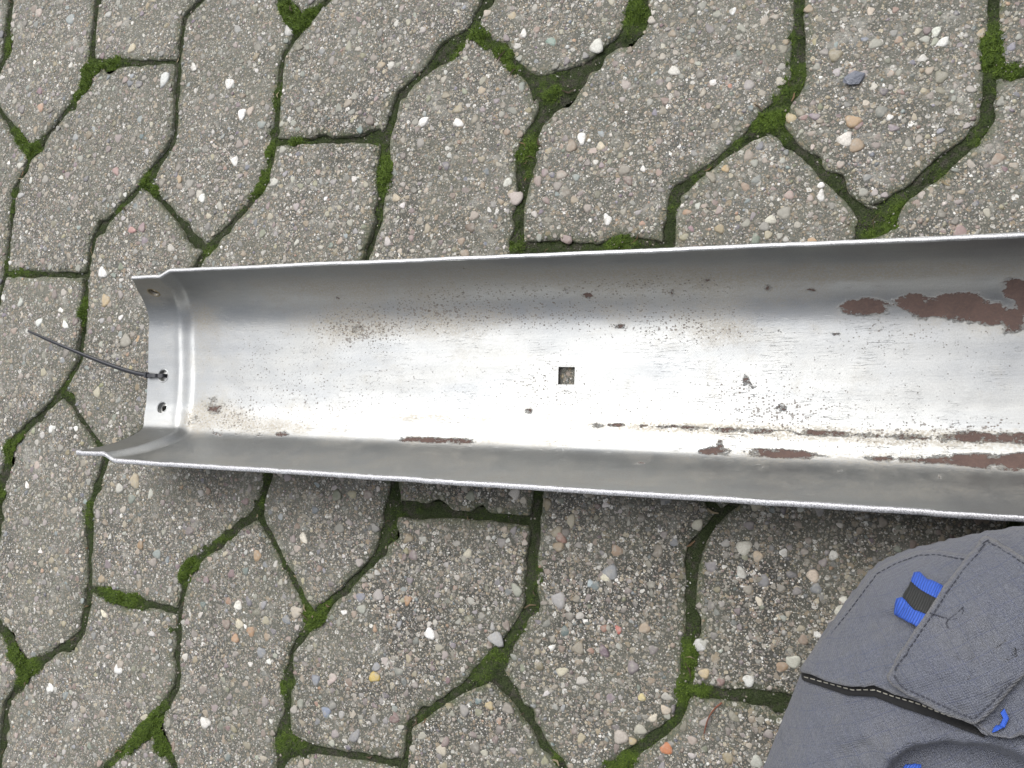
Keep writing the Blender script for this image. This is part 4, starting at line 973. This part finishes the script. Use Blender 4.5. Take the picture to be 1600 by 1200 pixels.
dashes('flap_stitching', [(1540,852),(1512,885),(1481,922),(1440,985),(1404,1040),(1403,1052),(1428,1072),(1470,1091),(1517,1110),(1540,1088),(1573,1055)], M_SEAM, .0134, dash=6, gap=2.5)
dashes('flap_stitching', [(1540,852),(1572,871),(1604,891)], M_SEAM, .0134, dash=6, gap=2.5)
dashes('pocket_stitching', [(1284,1012),(1325,960),(1372,897),(1402,881),(1436,869),(1462,868),(1512,876)], M_SEAM, .0030, dash=6, gap=3)
tack = dashes('flap_stitching', [(1452,958),(1470,964),(1488,968),(1499,960),(1501,948),(1496,953),(1484,966),(1476,972),(1480,982)], M_SEAM, .0134, dash=5, gap=1, r=.0003)
# webbing tab coming out from under the flap: blue, black, blue bands
def along(W):
    dv = np.array([45., 20.]); dv /= np.hypot(*dv); return (W @ dv) / 1290 * .41
def web_off(x, y, de):
    t = (x - 1400) / 75.; return .0052 + .0042 * math.sin(max(0, min(1, t)) * 2.6)
tab = empty('pull_tab'); tab.location = person.location; tab.parent = person; tab.matrix_parent_inverse = Matrix.Translation(-Vector(person.location))
def web(name, poly, mat):
    o = patch(name, poly, mat, .005, edgefn=web_off, thick=.0009, step=4, rnd=0, attr_fn=along); o.parent = tab; o.matrix_parent_inverse = Matrix.Translation(-Vector(person.location)); return o
web('blue_band', [(1429,897),(1437,897),(1450,908),(1480,921),(1474,938),(1462,936),(1440,925),(1423,911)], M_BLUE)
web('black_band', [(1423,911),(1440,925),(1462,936),(1474,938),(1462,958),(1447,960),(1430,953),(1411,934)], M_BLKWEB)
web('blue_band', [(1403,935),(1411,934),(1430,953),(1447,960),(1462,958),(1440,982),(1430,975),(1412,965),(1397,955)], M_BLUE)
bt = patch('bartack', [(1562,1098),(1569,1112),(1562,1128),(1552,1140),(1545,1142),(1548,1133),(1557,1122),(1560,1112),(1556,1104)], M_BLUETH, .010, thick=.001, step=4, rnd=0)
fly = patch('pocket_flap', [(1519,1123),(1545,1099),(1579,1063),(1606,1037),(1665,1000),(1665,1110),(1600,1140),(1573,1152),(1543,1147)], M_CLOTH, .006, thick=.0016, wear_edge=.6, step=5, rnd=1, wob=.004)
fly['label'] = 'lower pocket layer with blue bar tack'
web2 = patch('pull_tab', [(1398,1203),(1404,1190),(1420,1186),(1440,1190),(1440,1215),(1420,1225),(1400,1220)], M_BLUE, .010, thick=.0014, step=4, rnd=0, attr_fn=along)

# rest of the figure, beyond the right and lower edge of the picture
def skin_body(name, joints, bones, mat, sub=2):
    me = bpy.data.meshes.new(name); names = list(joints); me.from_pydata([joints[k][0] for k in names], [(names.index(a), names.index(b)) for a, b in bones], [])
    o = link(bpy.data.objects.new(name, me)); m_ = o.modifiers.new('s', 'SKIN'); 
    if not me.skin_vertices: 
        b_ = bmesh.new(); b_.from_mesh(me); b_.verts.layers.skin.verify(); b_.to_mesh(me); b_.free()
    for i, k in enumerate(names):
        r = joints[k][1]; r = r if hasattr(r, '__len__') else (r, r); me.skin_vertices[0].data[i].radius = r; me.skin_vertices[0].data[i].use_root = (i == 0)
    sb = o.modifiers.new('u', 'SUBSURF'); sb.levels = sub
    dg = bpy.context.evaluated_depsgraph_get(); dg.update(); nm_ = bpy.data.meshes.new_from_object(o.evaluated_get(dg)); bpy.data.objects.remove(o)
    nm_.materials.clear(); nm_.materials.append(mat); nm_.polygons.foreach_set('use_smooth', [True] * len(nm_.polygons)); nm_.name = name
    o = link(bpy.data.objects.new(name, nm_), person); return prel(o)
J = {'pelvis': ((.50, -.29, .24), (.13, .11)), 'rhip': ((.43, -.19, .20), .085), 'rmid': ((.26, -.175, .13), .07), 'rshin': ((.22, -.17, .065), .05), 'rank': ((.52, -.20, .055), .036),
     'lhip': ((.43, -.40, .20), .09), 'lmid': ((.24, -.45, .16), .078), 'lknee': ((.06, -.49, .085), .062), 'lshin': ((.26, -.46, .055), .05), 'lank': ((.53, -.40, .05), .036)}
tr_ = skin_body('trousers', J, [('pelvis', 'rhip'), ('rhip', 'rmid'), ('rmid', 'rshin'), ('rshin', 'rank'), ('pelvis', 'lhip'), ('lhip', 'lmid'), ('lmid', 'lknee'), ('lknee', 'lshin'), ('lshin', 'lank')], M_CLOTH)
J = {'waist': ((.51, -.29, .27), (.125, .11)), 'belly': ((.45, -.29, .38), (.125, .10)), 'chest': ((.37, -.30, .52), (.135, .105)), 'upper': ((.28, -.30, .64), (.105, .09)), 'neck': ((.23, -.30, .70), .06),
     'rs': ((.28, -.12, .65), .066), 're': ((.36, -.02, .48), .050), 'rw': ((.19, .02, .62), .034), 'ls': ((.28, -.48, .65), .066), 'le': ((.33, -.34, .47), .050), 'lw': ((.20, -.13, .62), .034)}
jk = skin_body('jacket', J, [('waist', 'belly'), ('belly', 'chest'), ('chest', 'upper'), ('upper', 'neck'), ('upper', 'rs'), ('rs', 're'), ('re', 'rw'), ('upper', 'ls'), ('ls', 'le'), ('le', 'lw')], M_JACKET)
Hh = {'neck': ((0.225, -.29, 0.690), .052), 'n2': ((0.205, -.29, 0.760), .050), 'jaw': ((0.165, -.29, 0.790), (.055, .05)), 'skull': ((0.195, -.29, 0.855), (.080, .085)), 'crown': ((0.210, -.29, 0.900), (.062, .062)),
      'nosea': ((0.122, -.29, 0.823), .014), 'nose': ((0.100, -.29, 0.813), .010)}
hd = skin_body('head', Hh, [('neck', 'n2'), ('n2', 'jaw'), ('jaw', 'skull'), ('skull', 'crown'), ('skull', 'nosea'), ('nosea', 'nose')], M_SKIN)
def blobm(name, c, r, mat, parent, sq=None):
    bm = bmesh.new(); bmesh.ops.create_uvsphere(bm, u_segments=16, v_segments=10, radius=1)
    for v in bm.verts:
        v.co = Vector((v.co.x * r[0], v.co.y * r[1], v.co.z * r[2]))
        if sq: v.co = sq(v.co)
        v.co += Vector(c)
    me = bpy.data.meshes.new(name); bm.to_mesh(me); bm.free(); me.materials.append(mat); me.polygons.foreach_set('use_smooth', [True] * len(me.polygons)); return prel(link(bpy.data.objects.new(name, me), parent))
blobm('hair', (0.228, -.29, 0.885), (.088, .084, .078), M_HAIR, person)
for s_ in (-1, 1):
    blobm('eye', (0.128, -.29 + s_ * .031, 0.842), (.011, .013, .011), M_EYE, person)
    blobm('ear', (0.195, -.29 + s_ * .081, 0.835), (.018, .008, .030), M_SKIN, person)
blobm('lips', (0.116, -.29, 0.778), (.009, .024, .008), mat_plain('lip', (.40, .16, .13), .5), person)
for nm_, w_, sd in (('r', Vector((.17, .025, .63)), 1), ('l', Vector((.18, -.125, .63)), -1)):
    # hand resting palm down on the thigh, five separate fingers
    dirv = Vector((-1, -.35 * sd, .35)).normalized(); side = Vector((0, 1, 0)); JH = {'w': (tuple(w_), (.028, .018)), 'p': (tuple(w_ + dirv * .05), (.038, .014)), 'q': (tuple(w_ + dirv * .082), (.036, .012))}
    BH = [('w', 'p'), ('p', 'q')]
    for f_, (o_, L1) in enumerate(((-.030, .060), (-.010, .073), (.011, .069), (.030, .055))):
        a = w_ + dirv * .088 + side * o_; pa = a; prev = 'q'
        for s_, fr in enumerate((.45, .32, .23)):
            pa = pa + (dirv + Vector((0, o_ * 2.5, -.18 * s_ - .02))).normalized() * L1 * fr; kk = f'f{f_}{s_}'; JH[kk] = (tuple(pa), .0092 - .001 * s_); BH.append((prev, kk)); prev = kk
    tb = w_ + dirv * .030 + side * .030 * sd; JH['t0'] = (tuple(tb), .013); JH['t1'] = (tuple(tb + Vector((-.028, .018 * sd, -.012))), .0105); JH['t2'] = (tuple(tb + Vector((-.052, .022 * sd, -.026))), .009)
    BH += [('w', 't0'), ('t0', 't1'), ('t1', 't2')]
    skin_body('hand', JH, BH, M_SKIN)
for y_ in (-.20, -.40):
    JS = {'a': ((.56, y_, .060), (.040, .040)), 'b': ((.50, y_, .040), (.030, .032)), 'c': ((.61, y_, .045), (.045, .036)), 'd': ((.66, y_, .075), (.040, .03))}
    sh = skin_body('shoe', JS, [('b', 'a'), ('a', 'c'), ('c', 'd')], M_SHOE)
print('total tris', sum(len(m_.loops) - 2 * len(m_.polygons) for m_ in bpy.data.meshes))
